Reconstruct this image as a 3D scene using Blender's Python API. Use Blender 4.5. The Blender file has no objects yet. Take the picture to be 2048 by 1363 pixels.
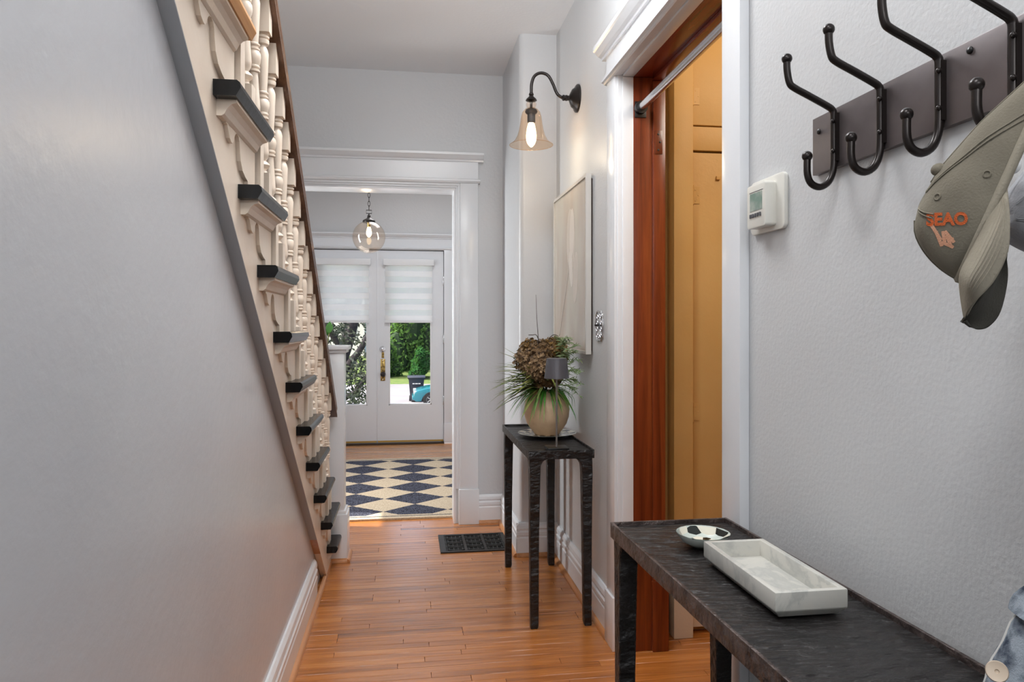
import bpy, bmesh, math, random
from mathutils import Vector, Matrix, noise as mnoise
C = bpy.context.scene.collection
SC = bpy.context.scene
random.seed(7)
PI = math.pi

# ------------------------------------------------------------------ camera, sky, sun, lamps, exposure
EYE = 1.25
YAW = math.radians(8.318)
cd = bpy.data.cameras.new('camera')
cam = bpy.data.objects.new('camera', cd); C.objects.link(cam)
cam.location = (0, 0, EYE)
cam.rotation_euler = (PI/2, 0, -YAW)
cd.sensor_fit = 'HORIZONTAL'; cd.sensor_width = 36.0
cd.lens = 36.0*1450/2048
cd.shift_y = -(681.5-650)/2048
cd.clip_start = 0.05; cd.clip_end = 300
SC.camera = cam

SC.view_settings.view_transform = 'Standard'
SC.view_settings.look = 'None'
SC.view_settings.gamma = 1.0
SC.view_settings.exposure = 0.27
SC.view_settings.use_curve_mapping = False
SC.cycles.use_denoising = True
SC.cycles.max_bounces = 8
SC.cycles.diffuse_bounces = 4
SC.cycles.transparent_max_bounces = 16
SC.cycles.caustics_reflective = False
SC.cycles.caustics_refractive = False
SC.cycles.sample_clamp_indirect = 6

world = bpy.data.worlds.new('sky'); SC.world = world
world.use_nodes = True
wn = world.node_tree
sky = wn.nodes.new('ShaderNodeTexSky')
sky.sky_type = 'NISHITA'; sky.sun_disc = False
sky.dust_density = 6.0; sky.air_density = 1.0; sky.ozone_density = .6
sky.sun_elevation = math.radians(52); sky.sun_rotation = math.radians(250)
wn.links.new(sky.outputs[0], wn.nodes['Background'].inputs[0])
wn.nodes['Background'].inputs[1].default_value = 0.42

def lamp(name, kind, loc, direction, energy, col=(1, 1, 1), size=1.0, size_y=None, spread=None):
    d = bpy.data.lights.new(name, kind); d.energy = energy; d.color = col
    o = bpy.data.objects.new(name, d); C.objects.link(o); o.location = loc
    if direction is not None:
        o.rotation_euler = Vector(direction).to_track_quat('-Z', 'Y').to_euler()
    if kind == 'AREA':
        d.shape = 'RECTANGLE'; d.size = size; d.size_y = size_y or size
        if spread: d.spread = spread
    elif kind == 'SUN':
        d.angle = size
    else:
        d.shadow_soft_size = size
    return o
lamp('sun', 'SUN', (0, 0, 20), (1.0, -0.25, -1.35), 8.0, (1, .95, .87), math.radians(0.6))
lamp('back_room_fill', 'AREA', (-0.2, -2.6, 2.6), (0.05, 1, -0.5), 40, (.97, .985, 1), 1.8, 1.0)  # added fill from behind the viewpoint; no window is built there
lamp('ceiling_uplight_fill', 'AREA', (0.2, 1.75, 2.2), (0, 0.5, 1), 24, (.955, .98, 1), 0.4, None, math.radians(130))  # unseen lamp added above the frame, aimed up to brighten the ceiling
lamp('hall_ceiling_light', 'AREA', (0.15, 2.15, 2.78), (0, 0, -1), 14, (.97, .985, 1), 0.6)
lamp('near_hall_fill', 'AREA', (-0.05, 0.2, 2.78), (0, 0, -1), 16, (.97, .985, 1), 0.6)  # fill added over the near hall, without a fixture
lamp('foyer_overhead_fill', 'AREA', (0.1, 6.1, 2.78), (0, 0, -1), 14, (.98, .985, 1), 0.8)  # extra lamp added overhead to lift the foyer; only the pendant is real
lamp('foyer_window_light', 'AREA', (-1.98, 5.09, 1.5), (1, -0.1, -0.1), 85, (.95, .97, 1), 0.4, 1.5)
lamp('closet_light', 'POINT', (1.45, 2.1, 2.35), None, 11, (1, .93, .80), 0.15)

# ------------------------------------------------------------------ materials
def lin(c):
    def f(v):
        v /= 255.0
        return v/12.92 if v <= 0.04045 else ((v+0.055)/1.055)**2.4
    return tuple(f(v) for v in c)+(1.0,)

class NT:
    def __init__(s, name):
        s.m = bpy.data.materials.new(name); s.m.use_nodes = True
        s.t = s.m.node_tree; s.b = s.t.nodes['Principled BSDF']; s.out = s.t.nodes['Material Output']
    def n(s, typ, **kw):
        q = s.t.nodes.new(typ)
        for k, v in kw.items():
            if k.startswith('i_'):
                q.inputs[k[2:].replace('_', ' ')].default_value = v
            else:
                setattr(q, k, v)
        return q
    def l(s, a, b): s.t.links.new(a, b)

def setp(b, **kw):
    for k, v in kw.items():
        b.inputs[k.replace('_', ' ')].default_value = v

def mat(name, col, rough=.5, metal=0.0, spec=.5, coat=0.0, bump=None, var=None, alpha=None):
    """bump=(scale, distance, (sx,sy,sz)); var=(col2, scale, (sx,sy,sz), lo, hi)"""
    q = NT(name); b = q.b
    setp(b, Base_Color=lin(col), Roughness=rough, Metallic=metal)
    b.inputs['Specular IOR Level'].default_value = spec
    b.inputs['Coat Weight'].default_value = coat
    tc = q.n('ShaderNodeTexCoord')
    def noise(scale, st, det=4):
        mp = q.n('ShaderNodeMapping'); mp.inputs['Scale'].default_value = st
        q.l(tc.outputs['Object'], mp.inputs[0])
        nz = q.n('ShaderNodeTexNoise'); nz.inputs['Scale'].default_value = scale; nz.inputs['Detail'].default_value = det
        q.l(mp.outputs[0], nz.inputs[0]); return nz
    if var:
        c2, sc_, st, lo, hi = var
        nz = noise(sc_, st, 5)
        mr = q.n('ShaderNodeMapRange'); mr.inputs[1].default_value = lo; mr.inputs[2].default_value = hi
        q.l(nz.outputs[0], mr.inputs[0])
        mx = q.n('ShaderNodeMix', data_type='RGBA'); mx.inputs[6].default_value = lin(col); mx.inputs[7].default_value = lin(c2)
        q.l(mr.outputs[0], mx.inputs[0]); q.l(mx.outputs[2], b.inputs['Base Color'])
    if bump:
        nz = noise(bump[0], bump[2] if len(bump) > 2 else (1, 1, 1))
        bp = q.n('ShaderNodeBump'); bp.inputs['Distance'].default_value = bump[1]; bp.inputs['Strength'].default_value = 1.0
        q.l(nz.outputs[0], bp.inputs['Height']); q.l(bp.outputs[0], b.inputs['Normal'])
    return q.m

def glass(name, tint, refl=0.06, rough=0.0):
    q = NT(name); q.t.nodes.remove(q.b)
    tr = q.n('ShaderNodeBsdfTransparent'); tr.inputs[0].default_value = tint
    gl = q.n('ShaderNodeBsdfGlossy'); gl.inputs['Roughness'].default_value = rough
    lw = q.n('ShaderNodeLayerWeight'); lw.inputs[0].default_value = 0.5
    pw = q.n('ShaderNodeMath', operation='POWER'); pw.inputs[1].default_value = 3.0
    q.l(lw.outputs['Facing'], pw.inputs[0])
    ml = q.n('ShaderNodeMath', operation='MULTIPLY_ADD'); ml.inputs[1].default_value = 0.5; ml.inputs[2].default_value = refl
    q.l(pw.outputs[0], ml.inputs[0])
    mx = q.n('ShaderNodeMixShader'); q.l(ml.outputs[0], mx.inputs[0]); q.l(tr.outputs[0], mx.inputs[1]); q.l(gl.outputs[0], mx.inputs[2])
    q.l(mx.outputs[0], q.out.inputs[0]); return q.m

def emit(name, col, strength):
    q = NT(name); setp(q.b, Base_Color=lin(col)); q.b.inputs['Emission Color'].default_value = lin(col)
    q.b.inputs['Emission Strength'].default_value = strength; return q.m

def cloth(name, col, transl=.4, transp=0.0, col2=None):
    q = NT(name); q.t.nodes.remove(q.b)
    d = q.n('ShaderNodeBsdfDiffuse'); d.inputs[0].default_value = lin(col)
    t = q.n('ShaderNodeBsdfTranslucent'); t.inputs[0].default_value = lin(col2 or col)
    mx = q.n('ShaderNodeMixShader'); mx.inputs[0].default_value = transl
    q.l(d.outputs[0], mx.inputs[1]); q.l(t.outputs[0], mx.inputs[2])
    if transp:
        tp = q.n('ShaderNodeBsdfTransparent'); m2 = q.n('ShaderNodeMixShader'); m2.inputs[0].default_value = transp
        q.l(mx.outputs[0], m2.inputs[1]); q.l(tp.outputs[0], m2.inputs[2]); q.l(m2.outputs[0], q.out.inputs[0])
    else:
        q.l(mx.outputs[0], q.out.inputs[0])
    return q.m

def wood(name, cols, along='X', rough=.32, coat=.3, gscale=1.0, per_object=0.0, bump=.0006):
    """stained wood: streaky grain along an axis; per-object shade variation"""
    q = NT(name); b = q.b
    setp(b, Roughness=rough); b.inputs['Coat Weight'].default_value = coat; b.inputs['Coat Roughness'].default_value = .22
    tc = q.n('ShaderNodeTexCoord'); oi = q.n('ShaderNodeObjectInfo')
    off = q.n('ShaderNodeVectorMath', operation='SCALE'); off.inputs['Scale'].default_value = 37.0
    cx = q.n('ShaderNodeCombineXYZ')
    for k in range(3): q.l(oi.outputs['Random'], cx.inputs[k])
    q.l(cx.outputs[0], off.inputs[0])
    ad = q.n('ShaderNodeVectorMath', operation='ADD'); q.l(tc.outputs['Object'], ad.inputs[0]); q.l(off.outputs[0], ad.inputs[1])
    st = {'X': (2.2, 55, 55), 'Y': (55, 2.2, 55), 'Z': (45, 45, 1.8)}[along]
    mp = q.n('ShaderNodeMapping'); mp.inputs['Scale'].default_value = tuple(v*gscale for v in st); q.l(ad.outputs[0], mp.inputs[0])
    nz = q.n('ShaderNodeTexNoise'); nz.inputs['Scale'].default_value = 1.0; nz.inputs['Detail'].default_value = 6; nz.inputs['Roughness'].default_value = .65
    nz.inputs['Distortion'].default_value = .6
    q.l(mp.outputs[0], nz.inputs[0])
    mp2 = q.n('ShaderNodeMapping'); mp2.inputs['Scale'].default_value = tuple(v*gscale*.22 for v in st); q.l(ad.outputs[0], mp2.inputs[0])
    n2 = q.n('ShaderNodeTexNoise'); n2.inputs['Scale'].default_value = 1.0; n2.inputs['Detail'].default_value = 3; q.l(mp2.outputs[0], n2.inputs[0])
    av = q.n('ShaderNodeMath', operation='MULTIPLY_ADD'); av.inputs[1].default_value = .6; q.l(nz.outputs[0], av.inputs[0])
    h = q.n('ShaderNodeMath', operation='MULTIPLY'); h.inputs[1].default_value = .4; q.l(n2.outputs[0], h.inputs[0]); q.l(h.outputs[0], av.inputs[2])
    last = av
    if per_object:
        s2 = q.n('ShaderNodeMath', operation='MULTIPLY_ADD'); s2.inputs[1].default_value = per_object; s2.inputs[2].default_value = -per_object/2
        q.l(oi.outputs['Random'], s2.inputs[0])
        a2 = q.n('ShaderNodeMath', operation='ADD'); q.l(av.outputs[0], a2.inputs[0]); q.l(s2.outputs[0], a2.inputs[1]); last = a2
    cr = q.n('ShaderNodeValToRGB'); e = cr.color_ramp.elements
    ps = [.28, .42, .56, .74]
    e[0].position = ps[0]; e[0].color = lin(cols[0]); e[1].position = ps[3]; e[1].color = lin(cols[3])
    for k in (1, 2):
        x = e.new(ps[k]); x.color = lin(cols[k])
    q.l(last.outputs[0], cr.inputs[0]); q.l(cr.outputs[0], b.inputs['Base Color'])
    bp = q.n('ShaderNodeBump'); bp.inputs['Distance'].default_value = bump; q.l(nz.outputs[0], bp.inputs['Height']); q.l(bp.outputs[0], b.inputs['Normal'])
    return q.m

M = {}
M['wall'] = mat('wall_paint', (205, 206, 208), .34, bump=(55, .0012), spec=.5)
M['wall_left'] = mat('left_wall_paint', (200, 201, 204), .27, bump=(40, .0008), spec=.5, var=((194, 195, 199), 2.2, (1, 1, 1), .35, .7))
M['wall_right'] = mat('right_wall_paint', (206, 207, 208), .42, bump=(120, .0009), spec=.45)
M['ceil'] = mat('ceiling_paint', (232, 233, 235), .6, bump=(60, .0008))
M['trim'] = mat('white_gloss_trim', (230, 232, 235), .22, spec=.5, bump=(25, .0006))
M['door'] = mat('door_paint', (222, 225, 230), .28, bump=(25, .0006))
M['cream'] = mat('cream_trim_paint', (232, 217, 200), .38, bump=(45, .0008), var=((224, 206, 187), 6, (1, 1, 1), .4, .7))
M['grey_edge'] = mat('grey_edge_paint', (168, 170, 173), .4, bump=(30, .0006))
M['tread_black'] = mat('black_tread_paint', (9, 9, 10), .25, spec=.22, bump=(30, .0008), var=((16, 16, 17), 14, (1, 1, 1), .45, .7))
M['oak_raw'] = wood('raw_tread_wood', [(150, 100, 55), (190, 135, 80), (205, 150, 92), (214, 164, 108)], 'Y', .5, 0)
M['rail'] = wood('dark_handrail_wood', [(48, 28, 18), (88, 56, 36), (112, 76, 52), (140, 102, 74)], 'Y', .3, .3)
M['plank'] = wood('oak_strip_floor', [(112, 64, 28), (160, 96, 42), (184, 114, 52), (206, 140, 78)], 'X', .27, .5, 1.0, .16)
M['foyer_floor'] = wood('foyer_strip_floor', [(110, 68, 34), (156, 102, 52), (178, 120, 66), (194, 136, 84)], 'X', .27, .3, .8)
M['shoe'] = wood('oak_shoe_moulding', [(134, 82, 40), (176, 116, 64), (192, 130, 78), (204, 146, 96)], 'Y', .35, .2)
M['jamb'] = wood('red_stained_pine', [(50, 18, 8), (92, 36, 14), (124, 54, 22), (158, 84, 40)], 'Z', .28, .35, .8)
M['jamb_h'] = wood('red_stained_pine_head', [(66, 16, 6), (104, 30, 12), (128, 42, 17), (150, 60, 28)], 'Y', .25, .4, .55)
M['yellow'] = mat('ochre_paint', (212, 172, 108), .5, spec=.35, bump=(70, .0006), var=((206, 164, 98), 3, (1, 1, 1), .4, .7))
M['lowcream'] = mat('cream_lower_tone', (222, 214, 196), .4, bump=(60, .0008))
M['iron'] = mat('hammered_dark_iron', (28, 24, 23), .42, metal=.0, spec=.5, bump=(34, .018, (.55, 1.5, 1)), var=((15, 13, 13), 20, (1, 1, 1), .4, .7))
M['iron_edge'] = mat('worn_iron_edge', (96, 84, 80), .38, metal=.45, bump=(60, .007), var=((58, 48, 45), 30, (1, 1, 1), .35, .65))
M['bronze'] = mat('oil_rubbed_bronze', (38, 32, 30), .3, metal=.55, spec=.6)
M['plate'] = mat('brushed_bronze_plate', (112, 104, 104), .36, metal=.55, bump=(14, .0006), var=((98, 90, 90), 9, (1, 1, 1), .4, .7))
M['black'] = mat('black_paint', (18, 18, 19), .35)
M['brass'] = mat('aged_brass', (196, 168, 104), .28, metal=.9, var=((120, 96, 56), 40, (1, 1, 1), .45, .6))
M['brass_plain'] = mat('brass_sweep', (188, 150, 74), .4, metal=.6)
M['steel'] = mat('chrome_steel', (205, 205, 208), .22, metal=.95)
M['nickel'] = mat('ornate_nickel', (215, 215, 218), .18, metal=.9)
M['white_plastic'] = mat('white_plastic', (226, 224, 216), .38)
M['lcd'] = mat('lcd_screen', (118, 140, 128), .15, var=((168, 176, 166), 30, (1, 1, 1), .4, .65))
M['grey_mark'] = mat('grey_button', (84, 84, 88), .5)
M['cap'] = mat('khaki_cotton', (118, 112, 99), .9, spec=.15, bump=(420, .0006), var=((129, 123, 109), 16, (1, 1, 1), .4, .7))
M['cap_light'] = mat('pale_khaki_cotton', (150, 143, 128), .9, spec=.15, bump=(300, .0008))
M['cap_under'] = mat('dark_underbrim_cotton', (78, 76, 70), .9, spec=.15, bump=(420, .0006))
M['cap_grey'] = mat('pale_grey_cotton', (158, 159, 163), .9, spec=.15, bump=(420, .0006))
M['cap_knob'] = mat('white_button_cloth', (226, 226, 226), .8)
M['thread'] = mat('orange_thread', (205, 96, 42), .7, bump=(900, .001))
M['thread2'] = mat('peach_thread', (222, 164, 132), .7, bump=(900, .001))
M['denim'] = mat('washed_denim', (136, 144, 152), .9, spec=.1, bump=(600, .001), var=((50, 58, 72), 34, (1, 1, 1.6), .4, .62))
M['seam'] = mat('pale_denim_edge', (190, 188, 184), .9)
M['tan_button'] = mat('tan_button', (196, 178, 158), .45)
M['marble'] = None
M['chk_w'] = mat('ivory_enamel', (226, 222, 206), .12, spec=.6)
M['chk_b'] = mat('black_enamel', (22, 26, 24), .12, spec=.6)
M['bowl_out'] = mat('pale_celadon_enamel', (196, 204, 196), .2)
M['pot'] = mat('sandstone_glaze', (232, 202, 164), .5, bump=(90, .0008), var=((196, 160, 126), 9, (1, 1, 1.5), .35, .75))
M['lamp_grey'] = mat('anthracite_metal', (84, 83, 88), .42, metal=.2)
M['stem'] = mat('grey_stem_metal', (140, 134, 130), .3, metal=.6)
M['leaf_dk'] = mat('blade_green', (74, 96, 44), .5, var=((134, 134, 66), 20, (1, 1, 1), .4, .65))
M['leaf_br'] = mat('fresh_grass_green', (64, 148, 44), .5, var=((120, 140, 50), 24, (1, 1, 1), .45, .7))
M['fern'] = mat('fern_green', (104, 122, 78), .55)
M['petal'] = mat('dried_hydrangea_petal', (112, 84, 48), .7, var=((62, 42, 22), 60, (1, 1, 1), .4, .62))
M['petal2'] = mat('ochre_hydrangea_petal', (128, 94, 38), .7, var=((78, 54, 22), 60, (1, 1, 1), .4, .62))
M['petal3'] = mat('taupe_hydrangea_petal', (146, 118, 84), .7, var=((72, 50, 30), 60, (1, 1, 1), .4, .62))
M['twig'] = mat('bare_twig', (60, 46, 40), .7)
M['art_frame'] = mat('pale_wood_frame', (206, 201, 194), .3, metal=.1)
M['art_back'] = mat('dark_frame_backing', (58, 38, 30), .7)
M['art_print'] = None
M['ghost'] = None
M['glass'] = glass('clear_pane', (.97, .98, .975, 1), .02)
M['amber'] = glass('amber_glass', (.975, .85, .72, 1), .05)
M['globe'] = glass('smoky_rose_glass', (.97, .905, .84, 1), .05)
M['bulb'] = emit('lit_bulb', (255, 226, 176), 9)
M['blind'] = cloth('blind_cloth', (244, 244, 243), .62)
M['blind_sheer'] = cloth('blind_sheer', (240, 243, 242), .6, .45)
M['blind_rail'] = mat('blind_rail', (228, 230, 233), .4)
M['rug'] = None
M['dark_gap'] = mat('dark_threshold', (34, 26, 22), .5)
M['grille'] = mat('cast_iron_grille', (46, 45, 44), .5, metal=.5, bump=(80, .001))
M['duct'] = mat('dark_duct', (12, 11, 11), .8)

def make_marble():
    q = NT('carrara_marble'); b = q.b; setp(b, Roughness=.32)
    tc = q.n('ShaderNodeTexCoord'); nz = q.n('ShaderNodeTexNoise'); nz.inputs['Scale'].default_value = 7; nz.inputs['Detail'].default_value = 8; nz.inputs['Roughness'].default_value = .62
    nz.inputs['Distortion'].default_value = .7; q.l(tc.outputs['Object'], nz.inputs[0])
    cr = q.n('ShaderNodeValToRGB'); e = cr.color_ramp.elements
    e[0].position = .36; e[0].color = lin((160, 160, 154)); e[1].position = .72; e[1].color = lin((200, 191, 176))
    for p, c in ((.42, (198, 197, 190)), (.475, (182, 182, 176)), (.52, (204, 202, 194)), (.62, (208, 205, 196))):
        x = e.new(p); x.color = lin(c)
    q.l(nz.outputs[0], cr.inputs[0]); q.l(cr.outputs[0], b.inputs['Base Color']); return q.m
M['marble'] = make_marble()

def make_rug():
    q = NT('harlequin_rug'); b = q.b; setp(b, Roughness=.95); b.inputs['Specular IOR Level'].default_value = .1
    tc = q.n('ShaderNodeTexCoord'); sp = q.n('ShaderNodeSeparateXYZ'); q.l(tc.outputs['Object'], sp.inputs[0])
    wob = q.n('ShaderNodeTexNoise'); wob.inputs['Scale'].default_value = 60; q.l(tc.outputs['Object'], wob.inputs[0])
    def mth(op, a, bb=None, cc=None):
        m = q.n('ShaderNodeMath', operation=op)
        for k, v in enumerate((a, bb, cc)):
            if v is None: continue
            if isinstance(v, (int, float)): m.inputs[k].default_value = v
            else: q.l(v, m.inputs[k])
        return m.outputs[0]
    w = mth('MULTIPLY_ADD', wob.outputs[0], .02, -.01)
    a = mth('DIVIDE', mth('ADD', mth('SUBTRACT', sp.outputs[0], RUG_X0), w), RUG_DX)
    c = mth('DIVIDE', mth('ADD', mth('SUBTRACT', sp.outputs[1], RUG_Y0), w), RUG_DY)
    p = mth('FLOOR', mth('ADD', a, c)); r = mth('FLOOR', mth('SUBTRACT', a, c))
    # a diamond is navy where both index parities are even/odd alike
    s_ = mth('ABSOLUTE', mth('MODULO', mth('ADD', p, r), 2.0))
    dark = mth('GREATER_THAN', s_, .5)
    # border: a pale edge with a dark line
    ex = mth('SUBTRACT', RUG_HX, mth('ABSOLUTE', mth('SUBTRACT', sp.outputs[0], 0.0)))
    ey = mth('SUBTRACT', RUG_HY, mth('ABSOLUTE', mth('SUBTRACT', sp.outputs[1], 0.0)))
    ed = mth('MINIMUM', ex, ey)
    inside = mth('GREATER_THAN', ed, .085)
    line = mth('MULTIPLY', mth('GREATER_THAN', ed, .045), mth('LESS_THAN', ed, .06))
    dark = mth('MAXIMUM', mth('MULTIPLY', dark, inside), line)
    pile = q.n('ShaderNodeTexNoise'); pile.inputs['Scale'].default_value = 110; pile.inputs['Detail'].default_value = 3; q.l(tc.outputs['Object'], pile.inputs[0])
    def two(c1, c2):
        mx = q.n('ShaderNodeMix', data_type='RGBA'); mx.inputs[6].default_value = lin(c1); mx.inputs[7].default_value = lin(c2)
        mr = q.n('ShaderNodeMapRange'); mr.inputs[1].default_value = .35; mr.inputs[2].default_value = .68
        q.l(pile.outputs[0], mr.inputs[0]); q.l(mr.outputs[0], mx.inputs[0]); return mx.outputs[2]
    mx = q.n('ShaderNodeMix', data_type='RGBA'); q.l(dark, mx.inputs[0]); q.l(two((178, 160, 136), (206, 190, 166)), mx.inputs[6]); q.l(two((24, 25, 34), (92, 94, 108)), mx.inputs[7])
    q.l(mx.outputs[2], b.inputs['Base Color'])
    bp = q.n('ShaderNodeBump'); bp.inputs['Distance'].default_value = .004; q.l(pile.outputs[0], bp.inputs['Height']); q.l(bp.outputs[0], b.inputs['Normal'])
    return q.m
RUG_X0, RUG_Y0, RUG_DX, RUG_DY, RUG_HX, RUG_HY = 0.394, 0.375, 0.428, 0.36, 0.86, 1.06
M['rug'] = make_rug()

def make_print():
    q = NT('beige_art_print'); b = q.b; setp(b, Roughness=.12)
    tc = q.n('ShaderNodeTexCoord'); mp = q.n('ShaderNodeMapping'); mp.inputs['Scale'].default_value = (1, 2.0, .7)
    q.l(tc.outputs['Object'], mp.inputs[0]); nz = q.n('ShaderNodeTexNoise'); nz.inputs['Scale'].default_value = 2.0; q.l(mp.outputs[0], nz.inputs[0])
    mx = q.n('ShaderNodeMix', data_type='RGBA'); mx.inputs[6].default_value = lin((182, 166, 150)); mx.inputs[7].default_value = lin((200, 192, 178))
    mr = q.n('ShaderNodeMapRange'); mr.inputs[1].default_value = .38; mr.inputs[2].default_value = .62; q.l(nz.outputs[0], mr.inputs[0])
    q.l(mr.outputs[0], mx.inputs[0]); q.l(mx.outputs[2], b.inputs['Base Color']); return q.m
M['art_print'] = make_print()
M['ghost'] = mat('pale_petal_print', (222, 213, 203), .25)
M['ghost2'] = mat('paler_petal_print', (208, 197, 185), .25)

# ------------------------------------------------------------------ mesh builder
class MB:
    def __init__(s): s.v = []; s.f = []; s.mi = []
    def add(s, vs, fs, mi=0):
        o = len(s.v); s.v += [tuple(p) for p in vs]; s.f += [tuple(i+o for i in f) for f in fs]; s.mi += [mi]*len(fs); return s
    def box(s, x0, x1, y0, y1, z0, z1, mi=0):
        vs = [(x0, y0, z0), (x1, y0, z0), (x1, y1, z0), (x0, y1, z0), (x0, y0, z1), (x1, y0, z1), (x1, y1, z1), (x0, y1, z1)]
        return s.add(vs, [(0, 3, 2, 1), (4, 5, 6, 7), (0, 1, 5, 4), (1, 2, 6, 5), (2, 3, 7, 6), (3, 0, 4, 7)], mi)
    def prism(s, poly, axis, a0, a1, mi=0):
        """poly in the two other axes (order xyz), extruded along axis"""
        n = len(poly)
        def P(p, a):
            return {'X': (a, p[0], p[1]), 'Y': (p[0], a, p[1]), 'Z': (p[0], p[1], a)}[axis]
        vs = [P(p, a0) for p in poly]+[P(p, a1) for p in poly]
        fs = [tuple(range(n)), tuple(range(2*n-1, n-1, -1))]
        fs += [(i, i+n, (i+1) % n+n, (i+1) % n) for i in range(n)]
        return s.add(vs, fs, mi)
    def lathe(s, prof, c=(0, 0, 0), seg=24, axis='Z', a0=0.0, a1=2*PI, mi=0, scale=(1, 1)):
        full = abs(a1-a0-2*PI) < 1e-6
        ns = seg if full else seg+1
        vs = []
        for r, h in prof:
            for k in range(ns):
                a = a0+(a1-a0)*k/seg
                x, y = r*math.cos(a)*scale[0], r*math.sin(a)*scale[1]
                p = {'Z': (x, y, h), 'X': (h, x, y), 'Y': (x, h, y)}[axis]
                vs.append((p[0]+c[0], p[1]+c[1], p[2]+c[2]))
        fs = []
        for i in range(len(prof)-1):
            for k in range(seg):
                k2 = (k+1) % ns
                fs.append((i*ns+k, i*ns+k2, (i+1)*ns+k2, (i+1)*ns+k))
        if full:
            if prof[0][0] > 1e-5: fs.append(tuple(range(ns-1, -1, -1)))
            if prof[-1][0] > 1e-5: fs.append(tuple(range((len(prof)-1)*ns, len(prof)*ns)))
        return s.add(vs, fs, mi)
    def tube(s, pts, r, seg=10, mi=0, flat=None, closed=False, up=None):
        pts = [Vector(p) for p in pts]; n = len(pts)
        rs = r if isinstance(r, (list, tuple)) else [r]*n
        T = []
        for i in range(n):
            if closed: d = pts[(i+1) % n]-pts[i-1]
            else: d = pts[min(i+1, n-1)]-pts[max(i-1, 0)]
            T.append(d.normalized())
        ref = Vector(up) if up else (Vector((0, 0, 1)) if abs(T[0].z) < .9 else Vector((1, 0, 0)))
        N = (ref-T[0]*ref.dot(T[0])).normalized()
        vs = []
        for i in range(n):
            if i:
                N = (N-T[i]*N.dot(T[i]))
                N = N.normalized() if N.length > 1e-6 else Vector((1, 0, 0))
            B = T[i].cross(N)
            for k in range(seg):
                a = 2*PI*k/seg
                vs.append(pts[i]+(N*math.cos(a)*(flat or 1)+B*math.sin(a))*rs[i])
        fs = []
        for i in range(n if closed else n-1):
            j = (i+1) % n
            for k in range(seg):
                k2 = (k+1) % seg
                fs.append((i*seg+k, i*seg+k2, j*seg+k2, j*seg+k))
        if not closed:
            fs += [tuple(range(seg-1, -1, -1)), tuple(range((n-1)*seg, n*seg))]
        return s.add(vs, fs, mi)
    def ball(s, c, r, seg=14, ring=9, sc=(1, 1, 1), mi=0):
        vs = [(c[0], c[1], c[2]-r*sc[2])]
        for i in range(1, ring):
            t = PI*i/ring
            for k in range(seg):
                a = 2*PI*k/seg
                vs.append((c[0]+r*sc[0]*math.sin(t)*math.cos(a), c[1]+r*sc[1]*math.sin(t)*math.sin(a), c[2]-r*sc[2]*math.cos(t)))
        vs.append((c[0], c[1], c[2]+r*sc[2]))
        fs = [(0, 1+(k+1) % seg, 1+k) for k in range(seg)]
        for i in range(ring-2):
            for k in range(seg):
                k2 = (k+1) % seg
                fs.append((1+i*seg+k, 1+i*seg+k2, 1+(i+1)*seg+k2, 1+(i+1)*seg+k))
        b = 1+(ring-2)*seg; top = len(vs)-1
        fs += [(b+k, b+(k+1) % seg, top) for k in range(seg)]
        return s.add(vs, fs, mi)
    def grid(s, rows, mi=0, closed=False):
        n = len(rows[0]); vs = [p for r in rows for p in r]; fs = []
        for i in range(len(rows)-1):
            for k in range(n if closed else n-1):
                k2 = (k+1) % n
                fs.append((i*n+k, i*n+k2, (i+1)*n+k2, (i+1)*n+k))
        return s.add(vs, fs, mi)

ORG = {}
def org_of(o):
    return ORG.get(o.name, Vector((0, 0, 0)))

def thing(name, label, cat, loc, group=None, kind=None):
    o = bpy.data.objects.new(name, None); C.objects.link(o); o.location = loc; o.empty_display_size = .1
    if label: o['label'] = label
    if cat: o['category'] = cat
    if group: o['group'] = group
    if kind: o['kind'] = kind
    ORG[o.name] = Vector(loc); return o

def obj(name, mb, m, parent=None, bev=0.0, seg=2, smooth=None, loc=None, label=None, cat=None, group=None, kind=None, solid=0.0, subd=0, uvfix=True, at=None):
    """links one mesh object. Vertices are given in world coordinates; the origin is the parent's, or loc."""
    me = bpy.data.meshes.new(name)
    root = org_of(parent) if parent is not None else Vector(loc or (0, 0, 0))
    own = Vector(at) if at is not None else root
    vs = [tuple(Vector(p)-own) for p in mb.v]
    me.from_pydata(vs, [], mb.f); me.validate(); me.update()
    bm = bmesh.new(); bm.from_mesh(me)
    bmesh.ops.recalc_face_normals(bm, faces=bm.faces[:])
    if bev:
        ed = [e for e in bm.edges if len(e.link_faces) == 2 and e.calc_face_angle(0) > .35]
        bmesh.ops.bevel(bm, geom=ed, offset=bev, segments=seg, profile=.6, affect='EDGES', clamp_overlap=True)
    if len(set(mb.mi)) <= 1:
        bm.to_mesh(me)
    else:
        bm.to_mesh(me)
    bm.free()
    ms = m if isinstance(m, (list, tuple)) else [m]
    for k in ms: me.materials.append(M[k] if isinstance(k, str) else k)
    if len(ms) > 1 and not bev:
        for p, i in zip(me.polygons, mb.mi): p.material_index = i
    if smooth or (bev and smooth is None):
        for p in me.polygons: p.use_smooth = True
        me.set_sharp_from_angle(angle=math.radians(smooth or 38))
    o = bpy.data.objects.new(name, me); C.objects.link(o)
    if parent is not None:
        o.parent = parent; o.location = own-root
    else:
        o.location = own
    ORG[o.name] = own
    if label: o['label'] = label
    if cat: o['category'] = cat
    if group: o['group'] = group
    if kind: o['kind'] = kind
    if solid:
        md = o.modifiers.new('thick', 'SOLIDIFY'); md.thickness = solid; md.offset = 0
    if subd:
        md = o.modifiers.new('sub', 'SUBSURF'); md.levels = subd; md.render_levels = subd
    return o

def struct(name, mb, m, label, cat, **kw):
    return obj(name, mb, m, label=label, cat=cat, kind='structure', **kw)

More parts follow.
